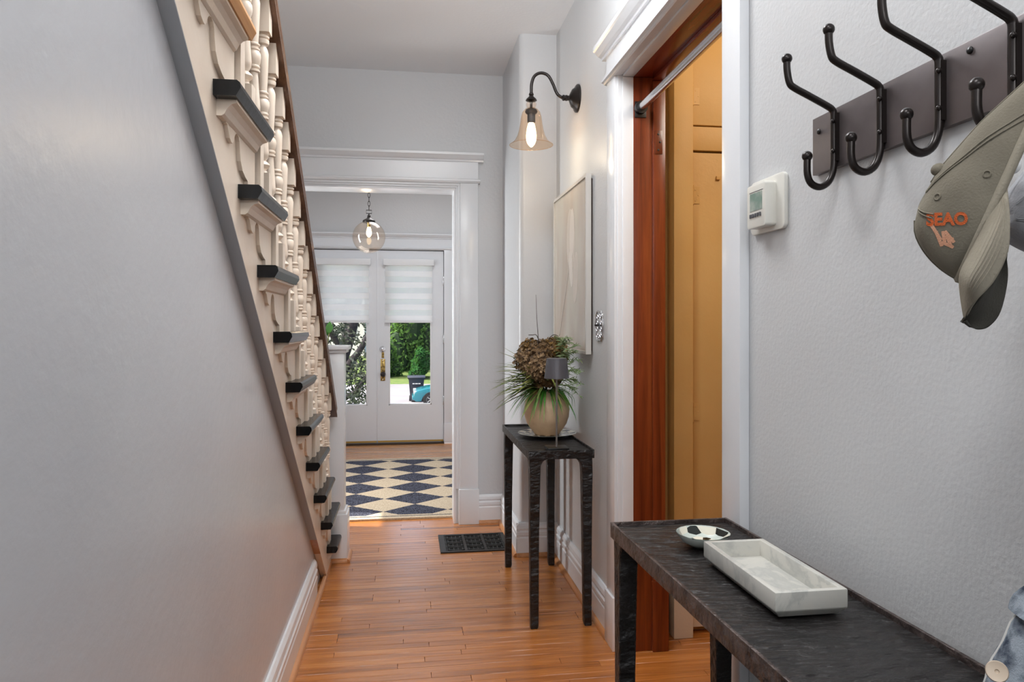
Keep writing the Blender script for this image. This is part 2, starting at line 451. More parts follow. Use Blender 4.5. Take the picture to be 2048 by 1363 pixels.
def again(src, parent, loc=None, name=None):
    c = src.copy(); C.objects.link(c); c.parent = parent
    if loc is not None: c.location = loc
    if name: c.name = name
    ORG[c.name] = (org_of(parent) if parent else Vector((0, 0, 0)))+Vector(c.location)
    return c

def spline(pts, per=6):
    """Catmull-Rom through pts"""
    P = [Vector(p) for p in pts]; out = []
    for i in range(len(P)-1):
        p0 = P[max(i-1, 0)]; p1 = P[i]; p2 = P[i+1]; p3 = P[min(i+2, len(P)-1)]
        for k in range(per):
            t = k/per
            out.append(.5*((2*p1)+(p2-p0)*t+(2*p0-5*p1+4*p2-p3)*t*t+(3*p1-p0-3*p2+p3)*t**3))
    out.append(P[-1]); return out

# ------------------------------------------------------------------ the setting
XL, XR, YF, ZC = -0.42, 0.815, 4.58, 2.835
XS = -0.39                                   # outer face of the stair stringer

# ---- stairs data (measured): back end and top height of every tread
NEAR = [0.67, 0.895, 1.12, 1.346, 1.571, 1.794, 2.015, 2.250, 2.473, 2.704, 2.960, 3.203, 3.463, 3.715]
TOP = [2.444, 2.271, 2.098, 1.925, 1.752, 1.580, 1.409, 1.230, 1.062, .886, .708, .523, .337, .150]
def diag(y): return 1.804-.753*(y-1.308)     # lower edge of the stringer

mb = MB()
mb.prism([(-1.2, 0), (3.70, 0), (3.70, 0.02), (-.6, diag(-.6)+.02), (-1.2, diag(-.6)+.02)], 'X', XL-.10, XL)
struct('wall_left', mb, 'wall_left', 'grey glossy plaster wall under the slanting stair stringer', 'wall')
mb = MB()
mb.box(-1.75, 1.7, -4.2, YF+.16, -.1, -.012)
fl = struct('floor', mb, 'dark_gap', 'orange oak strip floor of the hallway', 'floor')
mb = MB().box(-1.9, 1.75, YF+.16, 7.72, -.1, -.001)
fo = struct('floor_foyer', mb, 'foyer_floor', 'brown oak floor of the foyer beyond the wide opening', 'floor')
# strip boards of the hall: 40 mm strips running across the hall
PW = .042
plank_mesh = {}
def plank(x0, x1, y):
    L = round(x1-x0, 3); key = L
    if key not in plank_mesh:
        b = MB().box(-L/2, L/2, -PW/2+.0006, PW/2-.0006, -.011, 0)
        o = obj('plank', b, 'plank', fl, bev=.0008, seg=1, at=None)
        o.location = ((x0+x1)/2, y, 0); plank_mesh[key] = o
    else:
        again(plank_mesh[key], fl, ((x0+x1)/2, y, 0), 'plank')
y = 2.02; k = 0
LENS = [.5, .62, .74, .88, 1.0]
while y < YF+.16:
    x = -.43-random.choice([0, .1, .22, .34, .46])
    xe = 1.62 if 1.75 < y < 2.85 else .83
    while x < xe:
        L = random.choice(LENS)
        plank(x, x+L-.0012, y); x += L
    y += PW
# ceiling with the stairwell open on the left
mb = MB()
mb.box(XL, XR+.2, -4.2, YF, ZC, ZC+.2)
mb.box(-1.75, XL, 3.4, YF, ZC, ZC+.2)
struct('ceiling', mb, 'ceil', 'smooth white hall ceiling', 'ceiling')
mb = MB().box(-1.9, 1.75, YF+.16, 7.9, ZC, ZC+.2)
struct('ceiling_foyer', mb, 'ceil', 'white ceiling of the foyer', 'ceiling')
# stairwell walls
mb = MB(); mb.box(-1.75, -1.45, -4.2, YF+.16, 0, 5.0)
struct('wall_stairwell', mb, 'wall', 'plain grey wall at the inner side of the staircase', 'wall')
mb = MB(); mb.box(-1.45, XL, -.8, -.6, 2.6, 5.0); mb.box(-1.45, XL, 3.4, 3.5, ZC+.2, 5.0); mb.box(XL, XL+.1, -.8, 3.5, ZC+.2, 5.0)
struct('wall_upper', mb, 'wall', 'grey wall enclosing the upper stairwell', 'wall')
mb = MB(); mb.box(-1.75, XL+.1, -.8, 3.5, 5.0, 5.1)
struct('ceiling_upper', mb, 'ceil', 'high white ceiling over the stairwell', 'ceiling')

# far wall with wide opening
OPX0, OPX1, OPZ = -1.30, .30, 2.104
mb = MB(); mb.box(OPX1, XR+.2, YF, YF+.16, 0, ZC); mb.box(-1.45, OPX0, YF, YF+.16, 0, ZC); mb.box(OPX0, OPX1, YF, YF+.16, OPZ, ZC)
struct('wall_far', mb, 'wall', 'grey wall around the cased opening to the foyer', 'wall')
mb = MB()                                   # chimney chase with bull-nosed corner
r = .03; x0, y0 = .61, 3.89
arc = [(x0+r-r*math.cos(a), y0+r-r*math.sin(a)) for a in [PI/2*k/6 for k in range(7)]]
mb.prism(arc+[(XR+.05, y0), (XR+.05, YF+.02), (x0, YF+.02)], 'Z', 0, ZC+.02)
struct('wall_chase', mb, 'wall', 'grey boxed pillar with rounded corner in the hall corner', 'wall', smooth=30)

# right wall with closet doorway
DY0, DY1, DZ = 1.75, 2.68, 2.20
mb = MB(); mb.box(XR, XR+.16, -4.2, DY0-.02, 0, ZC); mb.box(XR, XR+.16, DY1+.02, YF, 0, ZC); mb.box(XR, XR+.16, DY0-.02, DY1+.02, DZ+.02, ZC)
struct('wall_right', mb, 'wall_right', 'light grey plaster wall with the closet doorway', 'wall')
mb = MB(); mb.box(-1.45, XL, -1.3, -1.2, 0, ZC)
struct('wall_near', mb, 'wall', 'grey end of the wall under the stairs', 'wall')
mb = MB(); mb.box(-1.75, XR+.2, -4.3, -4.2, 0, ZC+.2)
struct('wall_back', mb, 'wall', 'grey wall behind the viewpoint', 'wall')
mb = MB(); mb.box(-1.75, XL, -4.2, -.6, ZC, ZC+.2)
struct('ceiling_back', mb, 'ceil', 'white ceiling behind the viewpoint', 'ceiling')

# foyer walls: left wall has a window, far wall has the double doors
mb = MB(); mb.box(-1.9, -1.75, YF+.16, 4.96, 0, ZC); mb.box(-1.9, -1.75, 5.30, 7.9, 0, ZC)
mb.box(-1.9, -1.75, 4.96, 5.30, 0, .7); mb.box(-1.9, -1.75, 4.96, 5.30, 2.36, ZC)
struct('wall_foyer_left', mb, 'wall', 'grey foyer wall with the side window', 'wall')
mb = MB(); mb.box(1.6, 1.75, YF+.16, 7.9, 0, ZC)
struct('wall_foyer_right', mb, 'wall', 'grey right wall of the foyer', 'wall')
DOORY = 7.75
mb = MB(); mb.box(-1.75, -1.0, DOORY, 7.9, 0, ZC); mb.box(.4, 1.6, DOORY, 7.9, 0, ZC); mb.box(-1.0, .4, DOORY, 7.9, 2.045, ZC)
mb.box(.37, .4, 7.80, 7.9, 0, 2.045); mb.box(-1.0, -.97, 7.80, 7.9, 0, 2.045); mb.box(-1.0, .4, 7.80, 7.9, 2.015, 2.045)
struct('wall_front', mb, 'wall', 'grey foyer wall around the white double doors', 'wall')
w1 = thing('window_1', 'tall narrow side window in the foyer left wall', 'window', (-1.82, 5.09, .7), kind='structure')
mb = MB(); mb.box(-1.86, -1.80, 4.96, 4.98, .7, 2.36); mb.box(-1.86, -1.80, 5.28, 5.30, .7, 2.36); mb.box(-1.86, -1.80, 4.98, 5.28, .7, .74); mb.box(-1.86, -1.80, 4.98, 5.28, 2.33, 2.36)
obj('window_frame', mb, 'trim', w1)
obj('pane', MB().box(-1.832, -1.828, 4.97, 5.29, .73, 2.34), 'glass', w1)

# closet behind the doorway
mb = MB(); mb.box(.975, 2.3, 2.84, 2.92, 0, 2.75)
struct('wall_closet_far', mb, 'yellow', 'ochre painted closet wall beside the cupboard', 'wall')
mb = MB(); mb.box(2.3, 2.4, 1.3, 2.92, 0, 2.75)
struct('wall_closet_back', mb, 'yellow', 'ochre painted back wall of the closet', 'wall')
mb = MB(); mb.box(.975, 2.3, 1.3, 1.4, 0, 2.75)
struct('wall_closet_near', mb, 'yellow', 'ochre painted near wall of the closet', 'wall')
mb = MB(); mb.box(.975, 2.4, 1.3, 2.92, 2.75, 2.85)
struct('ceiling_closet', mb, 'yellow', 'ochre painted closet ceiling', 'ceiling')
mb = MB(); mb.box(1.62, 2.35, 1.35, 2.9, -.02, -.001)
struct('floor_closet', mb, 'foyer_floor', 'oak floor deep inside the closet', 'floor')

# ---- mouldings
BASE = [(0, 0), (.018, 0), (.018, .098), (.014, .104), (.014, .108), (.019, .114), (.019, .130), (.013, .137), (.013, .143), (.018, .149), (.015, .165), (.007, .178), (0, .178)]
def base_run(name, label, wx, sgn, axis, a0, a1, shoe=True):
    """baseboard on a wall: wx wall coordinate, sgn direction into the room"""
    t = thing(name, label, 'baseboard', (wx, (a0+a1)/2, 0) if axis == 'Y' else ((a0+a1)/2, wx, 0), kind='structure')
    poly = [(wx+sgn*d, z) for d, z in BASE]
    obj('board', MB().prism(poly, axis, a0, a1), 'trim', t)
    if shoe:
        q = [(wx+sgn*.018, 0)]+[(wx+sgn*(.018+.017*math.cos(a)), .019*math.sin(a)) for a in [PI/2*k/5 for k in range(6)]]
        obj('shoe_moulding', MB().prism(q, axis, a0, a1), 'shoe', t, smooth=40)
    return t
base_run('baseboard_left', 'white grooved baseboard along the left wall with oak shoe moulding', XL, 1, 'Y', -1.2, 3.42)
obj('shoe_moulding', MB().prism([(XL+.018, 0)]+[(XL+.018+.017*math.cos(a), .019*math.sin(a)) for a in [PI/2*k/5 for k in range(6)]], 'Y', 3.421, 3.915), 'shoe', bpy.data.objects['baseboard_left'], smooth=40)
base_run('baseboard_right_far', 'white grooved baseboard behind the small black table', XR, -1, 'Y', 2.802, 3.888)
base_run('baseboard_right_near', 'white grooved baseboard under the long black table', XR, -1, 'Y', -4.0, 1.638)
base_run('baseboard_far', 'short white baseboard between the opening casing and the pillar', YF, -1, 'X', .452, .608)
t = base_run('baseboard_chase', 'white baseboard wrapping the foot of the boxed pillar', 3.89, -1, 'X', .592, XR-.019)
poly = [(.61-d, z) for d, z in BASE]
obj('board', MB().prism(poly, 'Y', 3.874, YF-.019), 'trim', t)
q = [(.61-.018, 0)]+[(.61-(.018+.017*math.cos(a)), .019*math.sin(a)) for a in [PI/2*k/5 for k in range(6)]]
obj('shoe_moulding', MB().prism(q, 'Y', 3.872, YF-.019), 'shoe', t, smooth=40)
base_run('baseboard_front', 'white baseboard right of the double doors', DOORY, -1, 'X', .53, 1.58)

CROWN = [(0, 0), (.010, 0), (.012, .010), (.024, .016), (.040, .032), (.046, .036), (.046, .050), (.040, .053), (0, .053)]
BEAD = [(0, 0), (.006, .002), (.010, .007), (.018, .010), (.018, .022), (.010, .026), (0, .026)]
# cased opening of the far wall
yf = YF
t = thing('trim_1', 'white door casing with crown head around the foyer opening', 'casing', (.38, YF, 0), kind='structure')
c = MB(); c.box(.337, .450, yf-.030, yf, .22, 2.142)
obj('side_board', c, 'trim', t, bev=.003)
c = MB(); c.box(.327, .455, yf-.040, yf+.001, 0, .22)
obj('plinth_block', c, 'trim', t, bev=.004)
c = MB(); c.box(.322, .337, yf-.022, yf, .22, 2.127); c.box(.311, .322, yf-.014, yf, .22, 2.115); c.box(.298, .311, yf-.006, yf+.17, 0, 2.106)
obj('stepped_moulding', c, 'trim', t, bev=.002)
c = MB(); c.box(OPX0-.01, .337, yf-.022, yf, 2.127, 2.142); c.box(OPX0-.01, .322, yf-.014, yf, 2.115, 2.127); c.box(OPX0-.01, .311, yf-.006, yf+.17, 2.102, 2.115)
obj('head_moulding', c, 'trim', t, bev=.002)
c = MB(); c.prism([(yf-.030-d, 2.142+z) for d, z in BEAD]+[(yf, 2.168), (yf, 2.142)], 'X', OPX0-.15, .462)
obj('bead', c, 'trim', t)
c = MB(); c.box(OPX0-.15, .450, yf-.030, yf, 2.168, 2.275)
obj('head_board', c, 'trim', t)
c = MB(); c.prism([(yf-.030-d, 2.275+z) for d, z in CROWN]+[(yf, 2.328), (yf, 2.275)], 'X', OPX0-.18, .482)
obj('crown', c, 'trim', t)
c = MB(); c.box(OPX0-.12, OPX0, yf-.03, yf, 0, 2.142); c.box(OPX0-.02, OPX0+.002, yf-.006, yf+.17, 0, 2.1)
obj('side_board', c, 'trim', t, bev=.003)

# closet doorway casing on the right wall
t = thing('trim_2', 'white closet door casing with crown head on the right wall', 'casing', (XR, 2.2, 0), kind='structure')
XC = .790
for (ya, yb, yi) in ((DY1+.012, 2.80, DY1), (1.638, DY0-.012, DY0)):
    s_ = 1 if yi == DY1 else -1
    c = MB(); c.box(XC, XR, min(ya, yb), max(ya, yb), .205, DZ+.02)
    obj('side_board', c, 'trim', t, bev=.003)
    c = MB(); c.box(XC-.008, XR, min(ya, yb)-.002, max(ya, yb)+.004, 0, .205)
    obj('plinth_block', c, 'trim', t, bev=.003)
    c = MB(); c.box(XC+.03, .862, min(yi, yi+s_*.03), max(yi, yi+s_*.03), 0, DZ+.0); c.box(XC+.012, .84, min(yi+s_*.006, yi+s_*.03), max(yi+s_*.006, yi+s_*.03), 0, DZ+.01)
    obj('stepped_moulding', c, 'trim', t, bev=.002)
c = MB(); c.box(XC+.03, .862, DY0, DY1, DZ, DZ+.03); c.box(XC+.012, .84, DY0-.006, DY1+.006, DZ+.008, DZ+.03); c.box(XC, XR, DY0-.012, DY1+.012, DZ+.016, DZ+.035)
obj('head_moulding', c, 'trim', t, bev=.002)
c = MB(); c.prism([(XC-d, 2.206+z) for d, z in BEAD]+[(XR, 2.232), (XR, 2.206)], 'Y', 1.622, 2.815)
obj('bead', c, 'trim', t)
c = MB(); c.box(XC, XR, 1.634, 2.805, 2.232, 2.315)
obj('head_board', c, 'trim', t)
c = MB(); c.prism([(XC-d, 2.312+z) for d, z in CROWN]+[(XR, 2.365), (XR, 2.312)], 'Y', 1.60, 2.84)
obj('crown', c, 'trim', t)

# red stained jambs of the closet doorway
t = thing('trim_3', 'red brown stained pine door jamb inside the closet doorway', 'door jamb', (.92, 2.7, 0), kind='structure')
obj('jamb_board', MB().box(.862, .985, DY1, DY1+.02, 0, DZ), 'jamb', t, bev=.002)
obj('door_stop', MB().box(.936, .985, DY1-.014, DY1, .27, DZ-.014), 'jamb', t, bev=.003)
obj('foot_block', MB().box(.934, .998, DY1-.016, DY1+.004, 0, .27), 'jamb', t, bev=.003)
obj('jamb_board', MB().box(.862, .985, DY0-.02, DY0, 0, DZ), 'jamb', t, bev=.002)
obj('head_jamb', MB().box(.862, .985, DY0-.02, DY1+.02, DZ, DZ+.02), 'jamb_h', t, bev=.002)
obj('head_stop', MB().box(.936, .985, DY0, DY1, DZ-.014, DZ), 'jamb_h', t, bev=.003)
h = obj('hinge_plate', MB().box(.942, .972, DY1-.0165, DY1-.013, 1.905, 1.995), 'jamb', t, bev=.001, label='stained hinge leaf left on the jamb')
for z in (1.92, 1.95, 1.98):
    b = MB(); b.lathe([(0, -.002), (.004, -.0015), (.004, 0)], (.955 if z != 1.95 else .962, DY1-.0165, z), 8, 'Y')
    obj('screw', b, 'black', h)
# closet wall foot board, red stained
struct('baseboard_closet', MB().box(.986, 1.05, 2.81, 2.84, 0, .175), 'jamb', 'dark red baseboard stub inside the closet', 'baseboard', bev=.003)
# groove strip left of the cupboard
struct('trim_4', MB().box(.998, 1.016, 2.818, 2.84, .18, 2.75).box(1.03, 1.045, 2.826, 2.84, .18, 2.75), 'yellow', 'ochre vertical moulding strip beside the closet cupboard', 'moulding', bev=.002)

# ------------------------------------------------------------------ built-in cupboard in the closet
t = thing('closet_cupboard', 'ochre built-in cupboard with two stacked doors inside the closet', 'cupboard', (1.3, 2.8, 0))
SPL = .44                                   # cream tone below this height, ochre above
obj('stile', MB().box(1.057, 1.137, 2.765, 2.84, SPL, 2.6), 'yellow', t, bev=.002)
obj('stile', MB().box(1.057, 1.137, 2.765, 2.84, 0, SPL), 'lowcream', t, bev=.002, label='cream coloured foot of the stile')
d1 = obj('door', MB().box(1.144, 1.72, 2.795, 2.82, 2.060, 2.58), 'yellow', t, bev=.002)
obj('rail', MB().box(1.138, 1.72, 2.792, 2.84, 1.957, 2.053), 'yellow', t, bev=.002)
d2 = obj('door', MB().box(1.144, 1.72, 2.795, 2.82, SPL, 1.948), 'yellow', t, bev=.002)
obj('door_panel', MB().box(1.144, 1.72, 2.795, 2.82, .03, SPL-.001), 'lowcream', t, bev=.002, label='cream coloured lower part of the cupboard door')
obj('stile', MB().box(1.725, 1.8, 2.765, 2.84, 0, 2.6), 'yellow', t, bev=.002)
def hinge(par, z, m='yellow'):
    b = MB(); b.lathe([(0, -.045), (.004, -.043), (.007, -.038), (.0056, -.034), (.0056, .034), (.007, .038), (.004, .043), (0, .045)], (1.142, 2.786, z), 10)
    b.box(1.146, 1.175, 2.792, 2.796, z-.034, z+.034)
    hh = obj('hinge', b, m, par, smooth=40)
    for dz, dx in ((-.022, .008), (0, .020), (.022, .008)):
        obj('screw', MB().lathe([(0, -.0015), (.003, -.001), (.003, 0)], (1.15+dx, 2.792, z+dz), 8, 'Y'), m, par)
hinge(d1, 2.175); hinge(d2, 1.775); hinge(d2, .9)
obj('latch', MB().box(1.245, 1.262, 2.785, 2.796, 1.84, 1.855), 'yellow', d2, bev=.002)

# ------------------------------------------------------------------ tension rod in the closet doorway
t = thing('curtain_rod', 'shiny steel curtain rod spanning the closet doorway with black bracket', 'rod', (.887, 2.2, 2.09))
b = MB(); b.tube([(.887, DY1-.02, 2.080), (.887, DY0+.02, 2.095)], .0155, 14)
obj('tube', b, 'steel', t, smooth=40)
for ye, s_ in ((DY1, -1), (DY0, 1)):
    y1 = ye+s_*.004
    b = MB(); b.box(.866, .912, min(ye, y1), max(ye, y1), 2.045, 2.107)
    br = obj('bracket', b, 'black', t, bev=.003)
    b = MB()
    b.lathe([(.024, 0), (.024, .026), (.018, .026), (.018, .004)], (.887, ye if s_ > 0 else ye-.026, 2.08), 16, 'Y')
    obj('socket_ring', b, 'black', br, smooth=40)

# ------------------------------------------------------------------ staircase
st = thing('staircase', 'painted staircase with cream balusters and black tread ends', 'staircase', (-.9, 3.0, 0))
n = len(NEAR)
FAR = [NEAR[i]+.362 for i in range(n)]
FAR[-1] = 3.905; FAR[-2] = 3.838
RIS = [FAR[i]-.022 for i in range(n)]        # riser line under the front nosing
TH = .032
# stringer as a closed saw-tooth board
poly = [(3.70, 0.0), (3.915, 0.0), (3.915, TOP[-1]-TH)]
for i in range(n-1, 0, -1):
    poly += [(RIS[i-1], TOP[i]-TH), (RIS[i-1], TOP[i-1]-TH)]
poly += [(NEAR[0], TOP[0]-TH), (NEAR[0], diag(NEAR[0]))]
obj('stringer', MB().prism(poly, 'X', XS-.028, XS), 'cream', st)
ang = math.atan(.753); dn = (math.sin(ang), math.cos(ang))
p0, p1 = (NEAR[0], diag(NEAR[0])), (3.30, diag(3.30)); p2 = (3.70, 0.0)
off = .003
def strip(a, b):
    return [a, b, (b[0]-dn[0]*off, b[1]-dn[1]*off), (a[0]-dn[0]*off, a[1]-dn[1]*off)]
obj('edge_strip', MB().prism(strip(p0, p1), 'X', XL-.004, XS-.0003), 'grey_edge', st, label='grey painted lower edge of the stringer')
obj('edge_strip', MB().prism(strip(p1, (3.44, diag(3.44))), 'X', XL-.004, XS-.0003), 'shoe', st, label='bare wood lower edge of the stringer')
# treads, risers, return nosings, mouldings, brackets
XT = XS+.055                                 # tread end
BR = [(.030, -.035), (.352, -.035), (.352, -.172), (.272, -.172), (.268, -.152), (.243, -.148), (.212, -.138), (.192, -.120), (.184, -.096), (.180, -.078), (.172, -.070), (.158, -.066), (.145, -.068), (.134, -.076), (.126, -.090), (.112, -.099), (.100, -.098), (.086, -.093), (.074, -.080), (.066, -.070), (.054, -.068), (.052, -.056), (.038, -.056)]
for i in range(n):
    y0, y1, z = NEAR[i]-.020, FAR[i], TOP[i]
    yr0 = RIS[i-1] if i else NEAR[0]-.1
    raw = i <= 3
    b = MB(); nx = TH/2
    # main tread board between the risers, and the return nosing along its end
    prof = [(y1-.010, z), (y1-.003, z-.006), (y1, z-TH*.5), (y1-.003, z-TH+.005), (y1-.010, z-TH), (yr0-.01, z-TH), (yr0-.01, z)]
    b.prism(prof, 'X', -1.45, XS-.002)
    obj('tread', b, 'oak_raw' if raw else 'tread_black', st)
    b = MB()
    prof = [(XT-.008, z+.0006), (XT-.002, z-.004), (XT, z-TH*.45), (XT-.010, z-TH), (XS-.001, z-TH), (XS-.001, z+.0006)]
    b.prism(prof, 'Y', y0, y1)
    obj('return_nosing', b, 'oak_raw' if raw else 'tread_black', st, label='unpainted wooden tread end' if raw else 'black painted tread end')
    b = MB(); b.box(-1.45, XS-.003, RIS[i]-.02, RIS[i], (TOP[i+1] if i+1 < n else 0), z-TH)
    obj('riser', b, 'cream', st)
    cove = [(XS, z-TH), (XT-.014, z-TH), (XT-.014, z-TH-.006), (XS+.030, z-TH-.010), (XS+.022, z-TH-.018), (XS+.016, z-TH-.030), (XS+.010, z-TH-.034), (XS, z-TH-.034)]
    b = MB(); b.prism(cove, 'Y', y0+.028, y1-.018)
    obj('cove_moulding', b, 'cream', st)
    if i < n-1:
        dzn = (TOP[i]-TOP[i+1])/.172
        b = MB(); b.prism([(NEAR[i]+dy, z+(dz*dzn if dz < -.04 else dz)) for dy, dz in BR], 'X', XS-.001, XS+.009)
        obj('bracket', b, 'cream', st)
# handrail
def railtop(y): return 2.162-.75*(y-2.11)
RP = [(-.032, -.070), (-.032, -.058), (-.024, -.052), (-.024, -.044), (-.031, -.036), (-.033, -.022), (-.028, -.008), (-.014, 0), (.014, 0), (.028, -.008), (.033, -.022), (.031, -.036), (.024, -.044), (.024, -.052), (.032, -.058), (.032, -.070)]
XRL = -.387
ya, yb = .55, 3.872
vs = [(XRL+x, ya, railtop(ya)+z) for x, z in RP]+[(XRL+x, yb-(0.0 if z > -.05 else -.008), railtop(yb)+z) for x, z in RP]
m_ = len(RP)
b = MB(); b.add(vs, [tuple(range(m_)), tuple(range(2*m_-1, m_-1, -1))]+[(i, i+m_, (i+1) % m_+m_, (i+1) % m_) for i in range(m_)])
obj('handrail', b, 'rail', st, smooth=50)
# balusters: one prototype with turned body, copies get their own height by the square top block
def baluster_mb(top):
    h = .018
    b = MB()
    bs = .0215
    hb = top-.072-.385                       # the square foot takes up the difference in height
    b.box(-bs, bs, -bs, bs, 0, hb)
    prof = [(.0215, .10), (.014, .104), (.011, .110), (.012, .115), (.0185, .121), (.020, .126), (.018, .131), (.0105, .138), (.0105, .142), (.0175, .152), (.0185, .165), (.016, .20), (.0125, .255), (.0125, .262), (.0175, .265), (.0175, .270), (.013, .273), (.0175, .277), (.0175, .281), (.015, .284), (.0195, .295), (.021, .306), (.0195, .317), (.015, .325), (.0175, .327), (.0175, .331), (.0135, .334), (.0135, .337), (.0175, .340), (.0175, .344), (.0130, .348), (.0150, .38), (.0175, .44), (.0180, .462), (.0150, .474), (.0110, .482), (.0110, .485), (.0180, .490), (.0195, .496), (.018, .502), (.0135, .505), (.0185, .508), (.0185, .513), (.0130, .517), (.0215, .522)]
    prof = [(r_*(.93 if .15 < z_ < .5 else 1), hb+(z_-.10)*.385/.422) for r_, z_ in prof]
    b.lathe(prof, (0, 0, 0), 14)
    s_ = .75*bs
    zt = hb+.385
    b.add([(-bs, -bs, zt), (bs, -bs, zt), (bs, bs, zt), (-bs, bs, zt), (-bs, -bs, top+s_), (bs, -bs, top+s_), (bs, bs, top-s_), (-bs, bs, top-s_)],
          [(0, 3, 2, 1), (4, 5, 6, 7), (0, 1, 5, 4), (1, 2, 6, 5), (2, 3, 7, 6), (3, 0, 4, 7)])
    return b
for i in range(1, n):
    gap = FAR[i]-RIS[i-1]
    spots = [RIS[i-1]+.045, RIS[i-1]+.045+.118]
    if i == n-1: spots = spots[:1]
    for yy in spots:
        if yy > 3.86 or yy < .6: continue
        tt = railtop(yy)-.070-TOP[i]
        b = baluster_mb(max(tt, .50)+.004)
        b.v = [(x+XRL-.004, y_+yy, z_+TOP[i]) for x, y_, z_ in b.v]
        obj('baluster', b, 'cream', st, smooth=35, at=(XRL-.004, yy, TOP[i]))
# newel post
nw = obj('newel_post', MB().box(-.452, -.325, 3.932, 4.060, .26, 1.108), 'trim', st, bev=.003, label='white square newel post')
obj('plinth', MB().box(-.470, -.307, 3.918, 4.076, 0, .25).box(-.462, -.315, 3.926, 4.068, .25, .268), 'trim', nw, bev=.003)
obj('cap', MB().box(-.466, -.311, 3.920, 4.074, 1.104, 1.120).box(-.478, -.299, 3.908, 4.086, 1.120, 1.142), 'trim', nw, bev=.004)
q = [(0, 0)]+[(.016*math.cos(a), .02*math.sin(a)) for a in [PI/2*k/5 for k in range(6)]]
b = MB(); b.prism([(3.918-x, z) for x, z in q], 'X', -.40, -.291); b.prism([(-.307+x, z) for x, z in q], 'Y', 3.902, 4.09)
obj('shoe_moulding', b, 'shoe', nw, smooth=40)

# ------------------------------------------------------------------ foyer double doors
def leaf(name, label, x0, x1, gx0, gx1, hardware):
    t = thing(name, label, 'door', ((x0+x1)/2, DOORY, 0), kind='structure')
    ya, yb = DOORY+.005, DOORY+.048
    b = MB(); gz0, gz1 = .405, 1.90
    b.box(x0, gx0, ya, yb, .035, 2.036); b.box(gx1, x1, ya, yb, .035, 2.036); b.box(gx0, gx1, ya, yb, .035, gz0); b.box(gx0, gx1, ya, yb, gz1, 2.036)
    obj('door_leaf', b, 'door', t)
    b = MB()
    for (a0, a1, c0, c1) in ((gx0, gx0+.014, gz0, gz1), (gx1-.014, gx1, gz0, gz1), (gx0, gx1, gz0, gz0+.016), (gx0, gx1, gz1-.014, gz1)):
        b.box(a0, a1, ya+.004, yb-.01, c0, c1)
    obj('glazing_bead', b, 'trim', t, bev=.002)
    obj('pane', MB().box(gx0+.01, gx1-.01, ya+.020, ya+.024, gz0+.01, gz1-.01), 'glass', t)
    obj('door_sweep', MB().box(x0+.002, x1-.002, ya-.002, ya+.006, .016, .034), 'brass_plain', t, label='brass door sweep')
    if hardware:
        for z in (1.72, .45, 1.1):
            b = MB(); b.lathe([(0, -.05), (.005, -.048), (.007, -.044), (.007, .044), (.005, .048), (0, .05)], (x1+.003, ya-.005, z), 10)
            obj('hinge', b, 'nickel', t, smooth=40)
        xk = x0+.055
        ec = obj('lock_plate', MB().box(xk-.024, xk+.024, ya-.006, ya, .665, .895), 'brass', t, bev=.003)
        b = MB(); b.lathe([(0, -.040), (.018, -.038), (.027, -.028), (.028, -.020), (.020, -.010), (.010, -.004), (.010, 0)], (xk+.002, ya-.005, .735), 18, 'Y')
        obj('knob', b, 'dark_gap', ec, smooth=40)
        b = MB()
        for zz in (.68, .88): b.lathe([(0, -.003), (.005, -.002), (.005, 0)], (xk, ya-.006, zz), 8, 'Y')
        obj('screw', b, 'nickel', ec)
        b = MB(); b.lathe([(0, -.03), (.012, -.028), (.020, -.018), (.030, -.010), (.032, -.004), (.032, 0)], (xk-.003, ya, 1.0), 18, 'Y')
        obj('deadbolt', b, 'nickel', t, smooth=40)
        obj('latch_plate', MB().box(xk-.013, xk+.013, ya-.005, ya, .905, .965), 'brass', t, bev=.002)
    return t
M['dark_gap'] = M['dark_gap']
leaf('door_1', 'left leaf of the white glazed double doors', -.992, -.302, -.855, -.400, False)
leaf('door_2', 'right leaf of the white glazed double doors with brass lock', -.296, .394, -.180, .270, True)
obj('astragal', MB().box(-.306, -.292, DOORY-.002, DOORY+.02, .035, 2.036), 'door', bpy.data.objects['door_1'], bev=.002)
struct('threshold', MB().box(-1.0, .4, DOORY-.05, 7.9, -.03, .012), 'dark_gap', 'dark wooden threshold under the double doors', 'threshold')
t = thing('trim_5', 'white casing with crown head around the double doors', 'casing', (.45, DOORY, 0), kind='structure')
for xa, xb in ((.400, .512), (-1.112, -1.0)):
    obj('side_board', MB().box(xa, xb, DOORY-.022, DOORY, .21, 2.05), 'door', t, bev=.003)
    obj('plinth_block', MB().box(xa-.002, xb+.006, DOORY-.030, DOORY, 0, .21), 'door', t, bev=.003)
obj('bead', MB().prism([(DOORY-.022-d, 2.048+z) for d, z in BEAD]+[(DOORY, 2.074), (DOORY, 2.048)], 'X', -1.13, .530), 'door', t)
obj('head_board', MB().box(-1.115, .515, DOORY-.022, DOORY, 2.074, 2.165), 'door', t)
obj('crown', MB().prism([(DOORY-.022-d, 2.163+z) for d, z in CROWN]+[(DOORY, 2.216), (DOORY, 2.163)], 'X', -1.15, .55), 'door', t)

